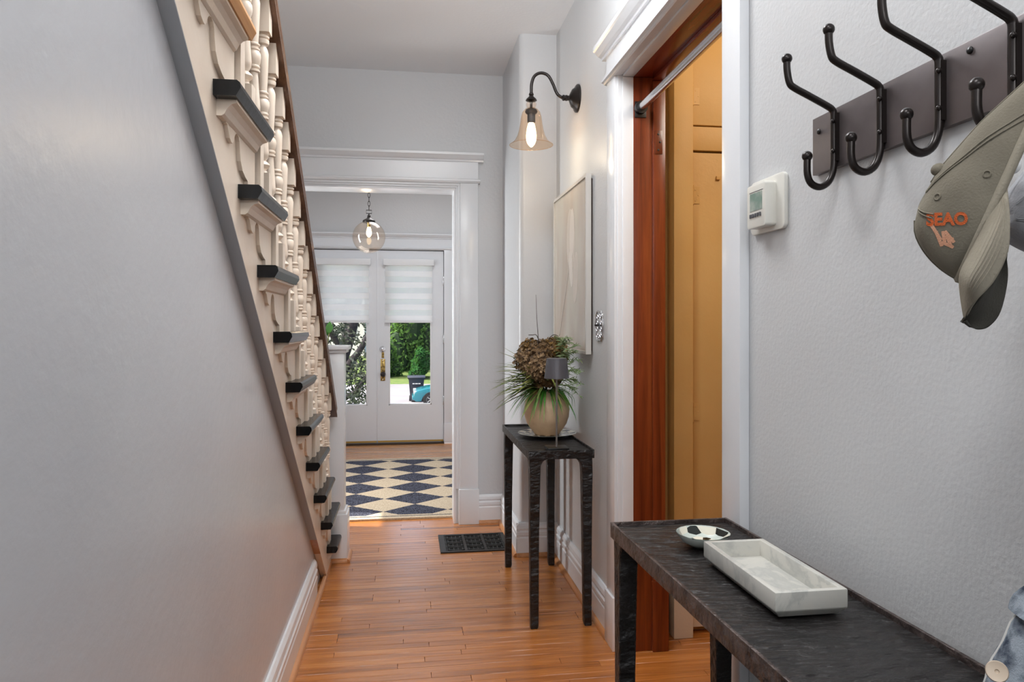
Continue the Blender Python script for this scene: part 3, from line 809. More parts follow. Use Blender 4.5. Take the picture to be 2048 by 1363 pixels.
def blind(label, x0, x1):
    t = thing('roller_blind', label, 'blind', ((x0+x1)/2, DOORY-.03, 1.27), group='zebra roller blinds on the doors')
    yb = DOORY-.022
    obj('cassette', MB().box(x0-.008, x1+.008, yb-.032, yb+.026, 1.878, 1.945), 'blind_rail', t, bev=.006)
    z = 1.878; k = 0; hh = .061
    while z > 1.315:
        z2 = max(z-(hh if k % 2 else hh*.92), 1.300)
        nm = 'solid_band' if k % 2 else 'sheer_band'
        obj(nm, MB().box(x0+.012, x1-.012, yb-.002+(0 if k % 2 else .0005), yb+(0 if k % 2 else -.0005), z2, z), 'blind' if k % 2 else 'blind_sheer', t)
        z = z2; k += 1
    obj('bottom_rail', MB().box(x0+.008, x1-.008, yb-.009, yb+.009, 1.276, 1.302), 'blind_rail', t, bev=.003)
blind('white zebra roller blind on the left door leaf', -.925, -.374)
blind('white zebra roller blind on the right door leaf beside the lock', -.228, .286)

# ------------------------------------------------------------------ rug, floor register
RC = (-.33, 5.775, 0)
b = MB(); b.box(RC[0]-RUG_HX, RC[0]+RUG_HX+.0, RC[1]-RUG_HY, RC[1]+RUG_HY, .001, .012)
rg = obj('rug', b, 'rug', loc=RC, label='navy and beige diamond pattern rug on the foyer floor', cat='rug')
t = thing('floor_register', 'black cast iron floor vent grille beside the pillar', 'vent', (.385, 4.155, 0))
vx0, vx1, vy0, vy1 = .188, .585, 3.985, 4.320
b = MB(); w = .030
b.box(vx0, vx0+w*1.1, vy0, vy1, 0, .007); b.box(vx1-w*1.1, vx1, vy0, vy1, 0, .007); b.box(vx0+w*1.1, vx1-w*1.1, vy0, vy0+w*.6, 0, .007); b.box(vx0+w*1.1, vx1-w*1.1, vy1-w*.6, vy1, 0, .007)
obj('frame', b, 'grille', t)
obj('duct', MB().box(vx0+.01, vx1-.01, vy0+.01, vy1-.01, .0002, .0012), 'duct', t)
ix0, ix1, iy0, iy1 = vx0+w*1.1, vx1-w*1.1, vy0+w*.6, vy1-w*.6
pw = (ix1-ix0)/3
for k in range(1, 3):
    obj('bar', MB().box(ix0+pw*k-.004, ix0+pw*k+.004, iy0, iy1, .001, .0075), 'grille', t)
for k in range(3):
    cx_ = ix0+pw*(k+.5)
    b = MB()
    for rr in range(4):
        zc_ = iy0+(iy1-iy0)*(rr+.5)/4
        for jx in (-.036, -.012, .012, .036):
            b.box(cx_+jx-.0025, cx_+jx+.0025, zc_-.022, zc_+.022, .001, .006)
        b.tube([(cx_+.046*math.cos(a), zc_+.026*math.sin(a), .004) for a in [2*PI*q_/12 for q_ in range(12)]], .0028, 5, closed=True)
    for yy in (iy0+(iy1-iy0)*.25, iy0+(iy1-iy0)*.5, iy0+(iy1-iy0)*.75):
        b.box(cx_-pw/2, cx_+pw/2, yy-.003, yy+.003, .001, .006)
    for xx in (cx_-.05, cx_+.05):
        b.box(xx-.002, xx+.002, iy0, iy1, .001, .0065)
    obj('fretwork_panel', b, 'grille', t)

# ------------------------------------------------------------------ hammered iron console tables
def console(name, label, x0, x1, y0, y1, H, dxs=0.0, leg=.044):
    """dxs: how much the near end is shifted in x (the table stands a touch askew)"""
    t = thing(name, label, 'table', ((x0+x1)/2, (y0+y1)/2, 0))
    def sk(b):
        b.v = [(x-dxs*(y1-yy)/(y1-y0), yy, z) for x, yy, z in b.v]; return b
    b = MB(); nx_, ny_ = 14, max(10, int((y1-y0)/.03))
    rows = []
    for j in range(ny_+1):
        rows.append([(x0+(x1-x0)*i/nx_, y0+(y1-y0)*j/ny_, H-.006+.0012*mnoise.noise(Vector((i*.9, j*.7, 0)))) for i in range(nx_+1)])
    b.grid(rows); b.box(x0+.002, x1-.002, y0+.002, y1-.002, H-.026, H-.010)
    obj('table_top', sk(b), 'iron', t, smooth=60)
    b = MB(); e = .007
    for (a0, a1, c0, c1) in ((x0, x0+e, y0, y1), (x1-e, x1, y0, y1), (x0+e, x1-e, y0, y0+e), (x0+e, x1-e, y1-e, y1)):
        b.box(a0, a1, c0, c1, H-.032, H+.004)
    obj('rim', sk(b), 'iron_edge' if name == 'long_console_table' else 'iron', t, bev=.002)
    for sx, sy in ((0, 0), (1, 0), (0, 1), (1, 1)):
        lx = x0+.006 if sx == 0 else x1-.006
        ly = y0+.006 if sy == 0 else y1-.006
        dx = 1 if sx == 0 else -1; dy = 1 if sy == 0 else -1
        b = MB()
        rows = []
        for z, w_ in ((H-.030, leg*1.75), (H-.040, leg*1.3), (H-.060, leg*1.05), (H-.10, leg), (H*.5, leg*.86), (.012, leg*.74), (0, leg*.66)):
            o_ = .003*mnoise.noise(Vector((z*9, lx, ly)))
            ix, iy = lx+(.004*(H-z)/H)*dx, ly+(.004*(H-z)/H)*dy
            rows.append([(ix+o_, iy, z), (ix+dx*w_+o_, iy, z), (ix+dx*w_+o_, iy+dy*w_, z), (ix+o_, iy+dy*w_, z)])
        b.grid(rows, closed=True); b.add(rows[-1], [(0, 1, 2, 3)]); b.add(rows[0], [(3, 2, 1, 0)])
        obj('leg', sk(b), 'iron', t, bev=.003, seg=1)
    return t
console('console_table', 'small dark hammered iron table holding the vase and lamp', .497, .775, 2.93, 3.745, .73)
console('long_console_table', 'long dark hammered iron console table by the near right wall', .484, .778, .62, 1.685, .775, dxs=-.022)

# ------------------------------------------------------------------ plate, vase, flowers, lamp on the small table
TZ = .727
def checker_dish(name, c, prof_in, prof_out, seg, label, cat, wob=.12):
    t = thing(name, label, cat, c)
    b = MB(); n_ = len(prof_in)
    rings = []
    for i, (r_, h_) in enumerate(prof_in):
        row = []
        for k in range(seg):
            a = 2*PI*(k+wob*math.sin(i*2.3+k*1.7))/seg
            rr = r_*(1+.02*math.sin(3*a+i))
            row.append((c[0]+rr*math.cos(a), c[1]+rr*math.sin(a), c[2]+h_))
        rings.append(row)
    fine = rings
    for i in range(n_-1):
        for k in range(seg):
            k2 = (k+1) % seg
            b.add([fine[i][k], fine[i][k2], fine[i+1][k2], fine[i+1][k]], [(0, 1, 2, 3)], (i+k) % 2)
    b.add(rings[0], [tuple(range(seg))], 0)
    obj('checkered_glaze', b, ['chk_w', 'chk_b'], t)
    b = MB(); b.lathe(prof_out, c, seg*2)
    obj('body', b, 'bowl_out', t, smooth=60)
    return t
checker_dish('plate', (.660, 3.372, TZ), [(.050, .008), (.085, .010), (.108, .0125), (.136, .0165)], [(.05, 0), (.085, .004), (.137, .0155), (.138, .0168), (.10, .010), (.04, .007)], 20,
             'black and white checkered plate under the round vase', 'plate')
checker_dish('trinket_bowl', (.638, 1.497, .771), [(.018, .007), (.040, .012), (.0565, .029)], [(.014, 0), (.026, .0005), (.046, .012), (.0565, .0275), (.0575, .030), (.05, .020), (.02, .004)], 10,
             'small black and white checkered bowl on the long table', 'bowl', wob=.28)
VC = (.657, 3.36, TZ+.0095)
b = MB()
b.lathe([(.056, 0), (.060, .004), (.064, .012), (.077, .028), (.094, .054), (.104, .085), (.107, .115), (.104, .145), (.093, .170), (.076, .190), (.066, .198), (.066, .206), (.059, .206), (.058, .196), (.066, .186), (.08, .165), (.05, .160), (0, .158)], VC, 40)
obj('vase', b, 'pot', loc=VC, smooth=50, label='round sandy ceramic vase standing on the checkered plate', cat='vase')

fa = thing('flower_arrangement', 'dried hydrangeas with grassy leaves and fern sprays in the vase', 'flowers', (VC[0], VC[1], VC[2]+.16))
rnd = random.Random(3)
def hydrangea(c, r, m, nn):
    b = MB()
    for k in range(nn):
        # golden spiral on the upper ball
        zz = 1-1.75*(k+.5)/nn; a = k*2.39996
        rr = math.sqrt(max(0, 1-zz*zz)); d = Vector((rr*math.cos(a), rr*math.sin(a), zz))
        p = Vector(c)+d*r*rnd.uniform(.86, 1.08)
        nrm = (d+Vector((rnd.uniform(-.6, .6), rnd.uniform(-.6, .6), rnd.uniform(-.6, .6)))).normalized()
        u = nrm.orthogonal().normalized(); w_ = nrm.cross(u); a0 = rnd.uniform(0, PI)
        for q_ in range(4):
            aa = a0+q_*PI/2; e1 = u*math.cos(aa)+w_*math.sin(aa); e2 = nrm.cross(e1)
            s_ = r*.20*rnd.uniform(.8, 1.2); lift = nrm*s_*rnd.uniform(.15, .6)
            b.add([p, p+e1*s_*.6-e2*s_*.45+lift*.5, p+e1*s_*1.1+lift, p+e1*s_*.6+e2*s_*.45+lift*.5], [(0, 1, 2, 3)])
    b.ball(c, r*.80, 12, 8)
    o = obj('hydrangea_head', b, m, fa)
    return o
for c_, r_, m_, nn in (((.560, 3.32, 1.085), .060, 'petal3', 150), ((.600, 3.26, 1.060), .068, 'petal3', 190), ((.615, 3.30, 1.118), .060, 'petal', 150), ((.575, 3.34, 1.135), .050, 'petal2', 130), ((.680, 3.33, 1.120), .066, 'petal2', 170), ((.640, 3.27, 1.015), .062, 'petal', 150), ((.680, 3.30, 1.055), .055, 'petal', 130), ((.655, 3.40, 1.075), .065, 'petal', 110)):
    hydrangea(c_, r_, m_, nn)
def blade(p0, d, length, w_, droop, m, name='leaf_blade'):
    d = Vector(d).normalized(); p = Vector(p0); side = d.cross(Vector((0, 0, 1)))
    side = side.normalized() if side.length > .01 else Vector((1, 0, 0))
    b = MB(); pts = []; k = 7
    for i in range(k+1):
        f = i/k
        q_ = p+d*length*f+Vector((0, 0, -droop*f*f*length))
        ww = w_*math.sin(PI*min(1, .12+f*.88))**.7*(1-f*.5) if f < 1 else 0
        q_.x = min(q_.x, .765)
        pts.append((q_-side*ww, q_+side*ww, q_+Vector((0, 0, ww*.35))))
    rows = [[a_, c_, b_] for a_, b_, c_ in pts]
    b.grid(rows)
    obj(name, b, m, fa)
base = Vector((VC[0], VC[1], VC[2]+.20))
for k in range(34):                          # broad olive blades on the open side
    a = rnd.uniform(2.75, 4.1); el = rnd.choice([-.08, .08, .28, .45, .62])+rnd.uniform(-.1, .1)
    d = (math.cos(a)*math.cos(el), math.sin(a)*math.cos(el), math.sin(el))
    blade(base+Vector((d[0]*.04, d[1]*.04, rnd.uniform(.0, .10))), d, rnd.uniform(.17, .255), rnd.uniform(.008, .013), rnd.uniform(.05, .4), 'leaf_dk')
for k in range(64):                          # olive blades reaching out to the hall side
    a = rnd.uniform(1.9, 4.9); el = rnd.uniform(-.15, .85)
    d = (math.cos(a)*math.cos(el), math.sin(a)*math.cos(el), math.sin(el))
    blade(base+Vector((d[0]*.05, d[1]*.05, rnd.uniform(0, .09))), d, rnd.uniform(.15, .25), rnd.uniform(.006, .0125), rnd.uniform(.1, .55), 'leaf_dk')
for k in range(60):                          # bright grass hanging over the rim
    a = rnd.uniform(2.4, 6.4); el = rnd.uniform(-.1, .5)
    d = (math.cos(a)*math.cos(el), math.sin(a)*math.cos(el), math.sin(el))
    blade(base+Vector((d[0]*.045, d[1]*.045, .012)), d, rnd.uniform(.09, .155), rnd.uniform(.0035, .006), rnd.uniform(.7, 1.2), 'leaf_br')
for k in range(40):                          # short greens filling the mouth of the vase
    a = rnd.uniform(0, 2*PI); el = rnd.uniform(.3, 1.2)
    d = (math.cos(a)*math.cos(el), math.sin(a)*math.cos(el), math.sin(el))
    blade(base+Vector((d[0]*.04, d[1]*.04, -.005)), d, rnd.uniform(.05, .10), rnd.uniform(.006, .010), rnd.uniform(.3, .9), 'leaf_br' if k % 3 == 0 else 'leaf_dk')
def spray(p0, d, length, k=11):
    p = Vector(p0); d = Vector(d).normalized(); b = MB()
    pts = [p+d*length*f+Vector((0, 0, -.35*length*f*f)) for f in [i/8 for i in range(9)]]
    pts = [Vector((min(q_.x, .768), q_.y, q_.z)) for q_ in pts]
    b.tube(pts, [.0014*(1-.6*i/8) for i in range(9)], 5)
    for i in range(2, 9):
        for q_ in range(9):
            aa = rnd.uniform(0, 2*PI); e = (d*.55+Vector((math.cos(aa), math.sin(aa), rnd.uniform(-.7, .5)))).normalized()
            L = rnd.uniform(.03, .06)*(1.1-.05*i); s0 = pts[i]
            sd = e.orthogonal().normalized()*.0016
            if s0.x+e.x*L > .772: continue
            b.add([s0-sd, s0+e*L*.6-sd*1.2+Vector((0, 0, -L*.1)), s0+e*L+Vector((0, 0, -L*.25)), s0+e*L*.6+sd*1.2+Vector((0, 0, -L*.1)), s0+sd], [(0, 1, 2, 3, 4)])
    obj('fern_spray', b, 'fern', fa)
for p_, d_, L_ in (((.68, 3.33, 1.02), (.16, -.42, .9), .30), ((.69, 3.32, 1.02), (.20, -.62, .9), .31), ((.69, 3.31, 1.0), (.26, -.80, .8), .29), ((.67, 3.34, 1.04), (.10, -.25, 1), .25), ((.70, 3.31, 1.0), (.24, -.95, .6), .27), ((.70, 3.30, .98), (.24, -.9, .42), .24), ((.70, 3.30, .97), (.22, -.85, .2), .21), ((.68, 3.33, 1.05), (.14, -.6, 1), .28), ((.69, 3.31, 1.02), (.22, -.75, .95), .27)):
    spray(p_, d_, L_)
b = MB(); b.tube(spline([(.615, 3.34, 1.05), (.612, 3.335, 1.18), (.604, 3.33, 1.28), (.598, 3.32, 1.392)], 5), [.0022*(1-.045*i) for i in range(16)], 6)
obj('bare_twig', b, 'twig', fa)
for pts in ([(.625, 3.33, 1.13), (.60, 3.30, 1.20), (.575, 3.28, 1.205), (.555, 3.27, 1.205)], [(.655, 3.34, 1.12), (.66, 3.33, 1.18), (.68, 3.32, 1.205), (.70, 3.31, 1.20)], [(.665, 3.34, 1.12), (.675, 3.33, 1.16), (.69, 3.32, 1.185), (.705, 3.31, 1.19)]):
    b = MB(); b.tube(spline(pts, 4), .0018, 5); obj('bare_twig', b, 'twig', fa)

t = thing('table_lamp', 'small anthracite table lamp with thin stem in front of the vase', 'lamp', (.628, 2.995, TZ))
obj('base', MB().box(.583, .673, 2.952, 3.040, TZ+.0015, TZ+.0125), 'black', t, bev=.003)
b = MB(); b.lathe([(.0042, TZ+.0125), (.0042, 1.09)], (.628, 2.995, 0), 12)
obj('stem', b, 'stem', t, smooth=40)
b = MB(); b.lathe([(.0515, 1.027), (.0525, 1.027), (.0428, 1.110), (.040, 1.1115), (.004, 1.1115), (.004, 1.108), (.040, 1.108), (.0505, 1.030)], (.628, 2.995, 0), 36)
obj('shade', b, 'lamp_grey', t, smooth=40)

# ------------------------------------------------------------------ marble tray
b = MB()
X0, X1, Y0, Y1, zb = .594, .722, 1.104, 1.392, .771
def ringz(d, z): return [(X0+d, Y0+d, z), (X1-d, Y0+d, z), (X1-d, Y1-d, z), (X0+d, Y1-d, z)]
rows = [ringz(.012, zb), ringz(0, zb+.013), ringz(0, zb+.044), ringz(.0115, zb+.044), ringz(.0135, zb+.014)]
b.grid(rows, closed=True); b.add(rows[0], [(3, 2, 1, 0)]); b.add(rows[-1], [(0, 1, 2, 3)])
tr = obj('marble_tray', b, 'marble', loc=(.658, 1.248, zb), bev=.0022, label='rectangular white marble tray on the long table', cat='tray')

# ------------------------------------------------------------------ framed art
t = thing('framed_picture', 'pale framed flower picture on the right wall', 'picture', (XR, 3.45, 1.5))
a0, a1, z0, z1 = 3.105, 3.815, 1.122, 1.918
xf, xb = .782, .806
b = MB(); fw = .014
b.box(xf, xb, a0, a0+fw, z0, z1); b.box(xf, xb, a1-fw, a1, z0, z1); b.box(xf, xb, a0+fw, a1-fw, z0, z0+fw); b.box(xf, xb, a0+fw, a1-fw, z1-fw, z1)
obj('frame', b, 'art_frame', t)
obj('backing', MB().box(xb, XR, a0+.012, a1-.012, z0+.012, z1-.02), 'art_back', t)
obj('print', MB().box(xf+.006, xf+.009, a0+fw, a1-fw, z0+fw, z1-fw), 'art_print', t, at=(xf, (a0+a1)/2, (z0+z1)/2))
def petal(pts, m, dx, name='printed_petal'):
    p = [(xf+.006-dx, q_[0], q_[1]) for q_ in pts]
    b = MB(); b.add(p+[(x+.0006, y_, z_) for x, y_, z_ in p], [tuple(range(len(p))), tuple(range(2*len(p)-1, len(p)-1, -1))]+[(i, i+len(p), (i+1) % len(p)+len(p), (i+1) % len(p)) for i in range(len(p))])
    obj(name, b, m, t)
def oval(cy, cz, ry, rz, tilt, k=22, taper=.0):
    out = []
    for i in range(k):
        a = 2*PI*i/k; u = ry*math.cos(a)*(1+taper*math.sin(a)); v = rz*math.sin(a)
        out.append((cy+u*math.cos(tilt)-v*math.sin(tilt), cz+u*math.sin(tilt)+v*math.cos(tilt)))
    return out
petal(oval(3.43, 1.665, .085, .150, -.10, taper=-.1), 'ghost2', .0006)
petal(oval(3.40, 1.69, .045, .120, .08), 'ghost', .0012)
petal(oval(3.33, 1.475, .050, .120, .10), 'ghost2', .0007)
petal(oval(3.42, 1.52, .035, .090, -.25), 'ghost', .0013)
stem_pts = spline([(3.44, 1.58, 0), (3.52, 1.44, 0), (3.60, 1.32, 0), (3.68, 1.20, 0), (3.70, 1.145, 0)], 5)
petal([(p.x-.003, p.y) for p in stem_pts]+[(p.x+.003, p.y) for p in reversed(stem_pts)], 'ghost', .0016, 'printed_stem')

# ------------------------------------------------------------------ ornate switch plate
t = thing('switch_plate', 'ornate silver light switch plate between picture and closet doorway', 'switch', (XR, 2.992, 1.25))
cy, cz = 2.990, 1.247
def plate_ring(k_, n_=48):
    out = []
    for i in range(n_):
        a = 2*PI*i/n_
        s_ = lambda v, e: math.copysign(abs(v)**e, v)
        rr = k_*(1+.05*math.cos(10*a))
        out.append((cy+.060*s_(math.cos(a), .62)*rr, cz+.066*s_(math.sin(a), .62)*rr))
    return out
obj('plate', MB().prism(plate_ring(1.0), 'X', XR-.004, XR), 'nickel', t, bev=.001, seg=1)
b = MB(); b.tube([(XR-.004, y_, z_) for y_, z_ in plate_ring(.93)], .0030, 6, closed=True); obj('rope_edge', b, 'nickel', t, smooth=60)
b = MB(); b.tube([(XR-.0045, y_, z_) for y_, z_ in plate_ring(.78)], .0012, 5, closed=True); obj('groove_line', b, 'grey_mark', t, smooth=60)
for (dy, dz) in ((-.026, .040), (0, .044), (.026, .040), (-.030, .014), (.030, .014), (-.030, -.014), (.030, -.014), (-.026, -.040), (0, -.044), (.026, -.040)):
    b = MB(); b.tube([(XR-.005, cy+dy+.0085*math.cos(a), cz+dz+.0095*math.sin(a)) for a in [2*PI*q_/14 for q_ in range(14)]], .0017, 5, closed=True)
    b.ball((XR-.004, cy+dy, cz+dz), .0032, 8, 6)
    obj('rosette', b, 'nickel', t, smooth=60)
obj('toggle_slot', MB().box(XR-.0062, XR-.003, cy-.007, cy+.007, cz-.012, cz+.012), 'grey_mark', t, bev=.001)
obj('toggle', MB().box(XR-.024, XR-.005, cy-.0045, cy+.0045, cz-.001, cz+.007), 'bronze', t, bev=.002)

# ------------------------------------------------------------------ wall sconce
t = thing('wall_sconce', 'bronze gooseneck wall lamp with amber bell glass shade', 'wall lamp', (XR, 3.39, 2.335))
sy = 3.39
b = MB(); b.lathe([(.066, 0), (.066, -.008), (.060, -.014), (.050, -.018), (.042, -.030), (.022, -.040), (.012, -.044), (.012, -.075), (0, -.076)], (XR, sy, 2.335), 36, 'X')
for p_ in range(len(b.v)):
    x, y_, z_ = b.v[p_]
obj('back_plate', b, 'bronze', t, smooth=40)
b = MB(); b.lathe([(.010, 0), (.014, -.006), (.014, -.012), (.010, -.016), (.014, -.020), (.014, -.026), (.009, -.03)], (XR-.048, sy, 2.335), 16, 'X'); obj('collar', b, 'bronze', t, smooth=40)
arm = spline([(XR-.06, sy, 2.335), (.735, sy, 2.337), (.712, sy, 2.355), (.692, sy, 2.40), (.668, sy, 2.438), (.634, sy, 2.448), (.604, sy, 2.432), (.590, sy, 2.395), (.588, sy, 2.345)], 7)
b = MB(); b.tube(arm, .0075, 12); obj('arm', b, 'bronze', t, smooth=60)
sx = .588
b = MB(); b.lathe([(0, 2.352), (.010, 2.350), (.012, 2.342), (.009, 2.338), (.013, 2.332), (.024, 2.322), (.027, 2.315), (.022, 2.312), (.006, 2.310), (.006, 2.275), (0, 2.274)], (sx, sy, 0), 20); obj('cap', b, 'bronze', t, smooth=40)
b = MB(); b.lathe([(.012, 2.313), (.020, 2.308), (.025, 2.297), (.022, 2.285), (.014, 2.278)], (sx, sy, 0), 20); obj('glass_neck', b, 'globe', t, smooth=60)
b = MB(); b.lathe([(0, 2.276), (.026, 2.272), (.030, 2.262), (.026, 2.254), (.019, 2.250), (.019, 2.212), (.016, 2.208), (0, 2.208)], (sx, sy, 0), 20)
obj('socket', b, 'bronze', t, smooth=40)
bell = [(.016, 2.279), (.030, 2.274), (.043, 2.258), (.049, 2.235), (.053, 2.205), (.058, 2.175), (.066, 2.148), (.078, 2.126), (.092, 2.112), (.103, 2.104)]
b = MB(); b.lathe(bell, (sx, sy, 0), 40); obj('shade', b, 'amber', t, smooth=80)
b = MB(); b.tube([(sx+.103*math.cos(a), sy+.103*math.sin(a), 2.104) for a in [2*PI*k/48 for k in range(48)]], .0014, 6, closed=True); obj('shade_rim', b, 'amber', t, smooth=60)
b = MB(); b.lathe([(.010, 2.212), (.015, 2.205), (.021, 2.180), (.025, 2.150), (.024, 2.128), (.016, 2.108), (.006, 2.097), (0, 2.094)], (sx, sy, 0), 20)
obj('bulb', b, 'bulb', t, smooth=60)
lamp('sconce_glow', 'POINT', (sx, sy, 2.06), None, 1.6, (1, .82, .58), .03)

# ------------------------------------------------------------------ foyer pendant
t = thing('pendant_light', 'rose tinted glass globe pendant hanging on a dark chain in the foyer', 'pendant lamp', (-.283, 5.7, 1.93))
px_, py_ = -.283, 5.7
b = MB(); pr = [(.045*1, 1.93+.1165)]
pr = [(.125*math.sin(a), 1.93+.125*math.cos(a)) for a in [PI*(.13+.87*k/24) for k in range(25)]]
b.lathe(pr, (px_, py_, 0), 40); obj('globe', b, 'globe', t, smooth=80)
b = MB(); b.lathe([(.047, 2.040), (.049, 2.052), (.045, 2.060), (.030, 2.068), (.018, 2.076), (.012, 2.088), (.013, 2.096), (.006, 2.102), (.004, 2.112), (0, 2.112)], (px_, py_, 0), 24); obj('cap', b, 'bronze', t, smooth=40)
b = MB(); b.tube([(px_-.02, py_, 2.112), (px_+.02, py_, 2.112), (px_+.02, py_, 2.138), (px_-.02, py_, 2.138)], .0035, 6, closed=True); obj('loop', b, 'bronze', t)
z = 2.138; k = 0
proto = {}
while z < ZC-.03:
    pts = []
    for q_ in range(10):
        a = 2*PI*q_/10; u, v = .0085*math.cos(a), .021*math.sin(a)
        pts.append((px_+(u if k % 2 else 0), py_+(0 if k % 2 else u), z+.017+v))
    if k < 2:
        b = MB(); b.tube(pts, .0022, 6, closed=True, up=(0, 1, 0) if k % 2 else (1, 0, 0)); proto[k] = (obj('chain_link', b, 'bronze', t), z)
    else:
        o, zz = proto[k % 2]; again(o, t, (0, 0, z-zz), 'chain_link')
    z += .033; k += 1
b = MB(); b.lathe([(.055, ZC), (.055, ZC-.012), (.03, ZC-.026), (.006, ZC-.034), (0, ZC-.034)], (px_, py_, 0), 24); obj('canopy', b, 'bronze', t, smooth=40)
b = MB(); b.lathe([(.014, 2.042), (.014, 2.012), (.012, 2.008), (0, 2.008)], (px_, py_, 0), 16); obj('socket', b, 'brass', t, smooth=40)
b = MB(); b.lathe([(.010, 2.010), (.016, 1.990), (.021, 1.965), (.018, 1.945), (.008, 1.932), (0, 1.928)], (px_, py_, 0), 16); obj('bulb', b, 'bulb', t, smooth=60)
lamp('pendant_glow', 'POINT', (px_, py_, 1.86), None, 1.5, (1, .84, .62), .03)

# ------------------------------------------------------------------ thermostat
t = thing('thermostat', 'white thermostat with a small grey display beside the doorway casing', 'thermostat', (XR, 1.54, 1.52))
b = MB(); ry, rz = [], []
def rrect(a0, a1, b0, b1, r_, k=5):
    out = []
    for (ca, cb, s0) in ((a1-r_, b1-r_, 0), (a0+r_, b1-r_, 1), (a0+r_, b0+r_, 2), (a1-r_, b0+r_, 3)):
        for i in range(k+1):
            a = PI/2*(s0+i/k); out.append((ca+r_*math.cos(a), cb+r_*math.sin(a)))
    return out
b.prism(rrect(1.458, 1.612, 1.460, 1.583, .014), 'X', XR-.010, XR)
obj('wall_plate', b, 'white_plastic', t, bev=.003)
b = MB(); b.prism(rrect(1.492, 1.578, 1.470, 1.568, .007), 'X', .779, XR-.009)
bd = obj('housing', b, 'white_plastic', t, bev=.003)
obj('display', MB().box(.7782, .780, 1.506, 1.562, 1.508, 1.548), 'lcd', bd)
obj('display_bezel', MB().box(.7786, .7795, 1.503, 1.565, 1.550, 1.5515), 'grey_mark', bd)
for k in range(5):
    yk = 1.511+k*.0112
    obj('button', MB().box(.7765, .780, yk, yk+.0065, 1.493, 1.502), 'grey_mark', t, bev=.001)

# ------------------------------------------------------------------ coat rack
t = thing('coat_rack', 'bronze coat rack with five double hooks on the right wall', 'coat rack', (XR, 1.0, 1.6))
obj('back_plate', MB().box(XR-.012, XR, .58, 1.345, 1.548, 1.660), 'plate', t, bev=.0012)
for ys, zs in ((1.322, 1.630), (.936, 1.645), (.64, 1.64)):
    b = MB(); b.lathe([(0, -.004), (.004, -.0035), (.0055, -.0015), (.0055, 0)], (XR-.012, ys, zs), 12, 'X'); obj('screw', b, 'black', t, smooth=60)
HK = [1.262, 1.127, .990, .855, .72]
path = [(.702, 1.742), (.7025, 1.724), (.707, 1.702), (.716, 1.693), (.746, 1.679), (.780, 1.663), (.793, 1.655), (.7965, 1.643), (.7965, 1.60), (.7965, 1.560), (.794, 1.538), (.785, 1.519), (.768, 1.509), (.751, 1.515), (.743, 1.532), (.7425, 1.560)]
src = None
for yh in HK:
    if src is None:
        b = MB()
        pts = spline([(x, yh, z_) for x, z_ in path], 4)
        rad = []
        for i, p in enumerate(pts):
            rad.append(.0066)
        b.tube(pts, rad, 10, up=(0, 1, 0))
        b.ball((.702, yh, 1.746), .0098, 14, 9); b.ball((.7425, yh, 1.566), .0098, 14, 9)
        b.box(.7945, XR-.011, yh-.0075, yh+.0075, 1.558, 1.648)
        src = obj('hook', b, 'bronze', t, smooth=50, at=(XR, yh, 1.6))
        rv = []
        for zr in (1.576, 1.632):
            b = MB(); b.ball((.791, yh-.006, zr), .0042, 10, 7, (1, 1, 1)); rv.append(obj('rivet', b, 'bronze', src, smooth=60))
    else:
        o = again(src, t, (0, yh-1.0, 0), 'hook')
        for r_ in rv:
            again(r_, o, None, 'rivet')

# ------------------------------------------------------------------ caps on the hooks
def ray_at(u, v, d):
    dx = (u-1024)/1450; dz = (650-v)/1450; s_, c_ = math.sin(YAW), math.cos(YAW)
    return Vector((d*(s_+dx*c_), d*(c_-dx*s_), EYE+d*dz))
EYEV = Vector((0, 0, EYE))
CAPC = ray_at(1955, 400, .80)
CAPN = (CAPC-EYEV).normalized()
def on_cap_plane(u, v):
    d = (ray_at(u, v, 1.0)-EYEV).normalized(); k = (CAPC-EYEV).dot(CAPN)/d.dot(CAPN); return EYEV+d*k
# side profile of the crown: level, rear edge, front edge (fractions of the half length / height)
LEV = [0, .08, .18, .30, .45, .60, .74, .85, .93, .98, 1.0]
REAR = [-1.0, -.93, -.84, -.72, -.56, -.38, -.19, -.02, .12, .28, .42]
FRNT = [1.0, .99, .975, .95, .91, .86, .80, .735, .665, .58, .48]
def interp(tab, s_):
    for i in range(len(LEV)-1):
        if s_ <= LEV[i+1]:
            f = (s_-LEV[i])/(LEV[i+1]-LEV[i]); return tab[i]+(tab[i+1]-tab[i])*f
    return tab[-1]
def crown_fn(back, front, top, wdir, bw, seed=0, crumple=.004):
    f = (front-back).normalized(); mid = (front+back)/2; a = (front-back).length/2
    u = top-mid; hgt = (u-f*u.dot(f)).length; u = (u-f*u.dot(f)).normalized(); w_ = f.cross(u)
    if w_.dot(wdir) < 0: w_ = -w_
    def P(s_, th):
        r0, r1 = interp(REAR, s_)*a, interp(FRNT, s_)*a
        p = mid+f*((r0+r1)/2+(r1-r0)/2*math.cos(th))+w_*(bw*math.sqrt(max(0.0, 1-.98*s_**2.6))*math.sin(th)*(.55+.45*(1+math.cos(th-.5))/2))+u*(hgt*s_)
        nz = mnoise.noise(p*24+Vector((seed, 0, 0)))*crumple*math.sin(PI*min(1, s_+.05))
        return p+(u*.5+w_*math.sin(th))*nz
    return P, mid, f, u, w_
cp = thing('khaki_cap', 'worn khaki baseball cap hanging at the right end of the coat rack', 'cap', tuple(CAPC))
P, mid, f_, u_, w_ = crown_fn(on_cap_plane(2118, 112), on_cap_plane(1914, 556), on_cap_plane(1847, 396), CAPN, .052, seed=4)
R_, S_ = 18, 48
rows = [[P(i/R_, 2*PI*k/S_) for k in range(S_)] for i in range(R_+1)]
b = MB(); b.grid(rows, closed=True); b.add(rows[-1], [tuple(range(S_))])
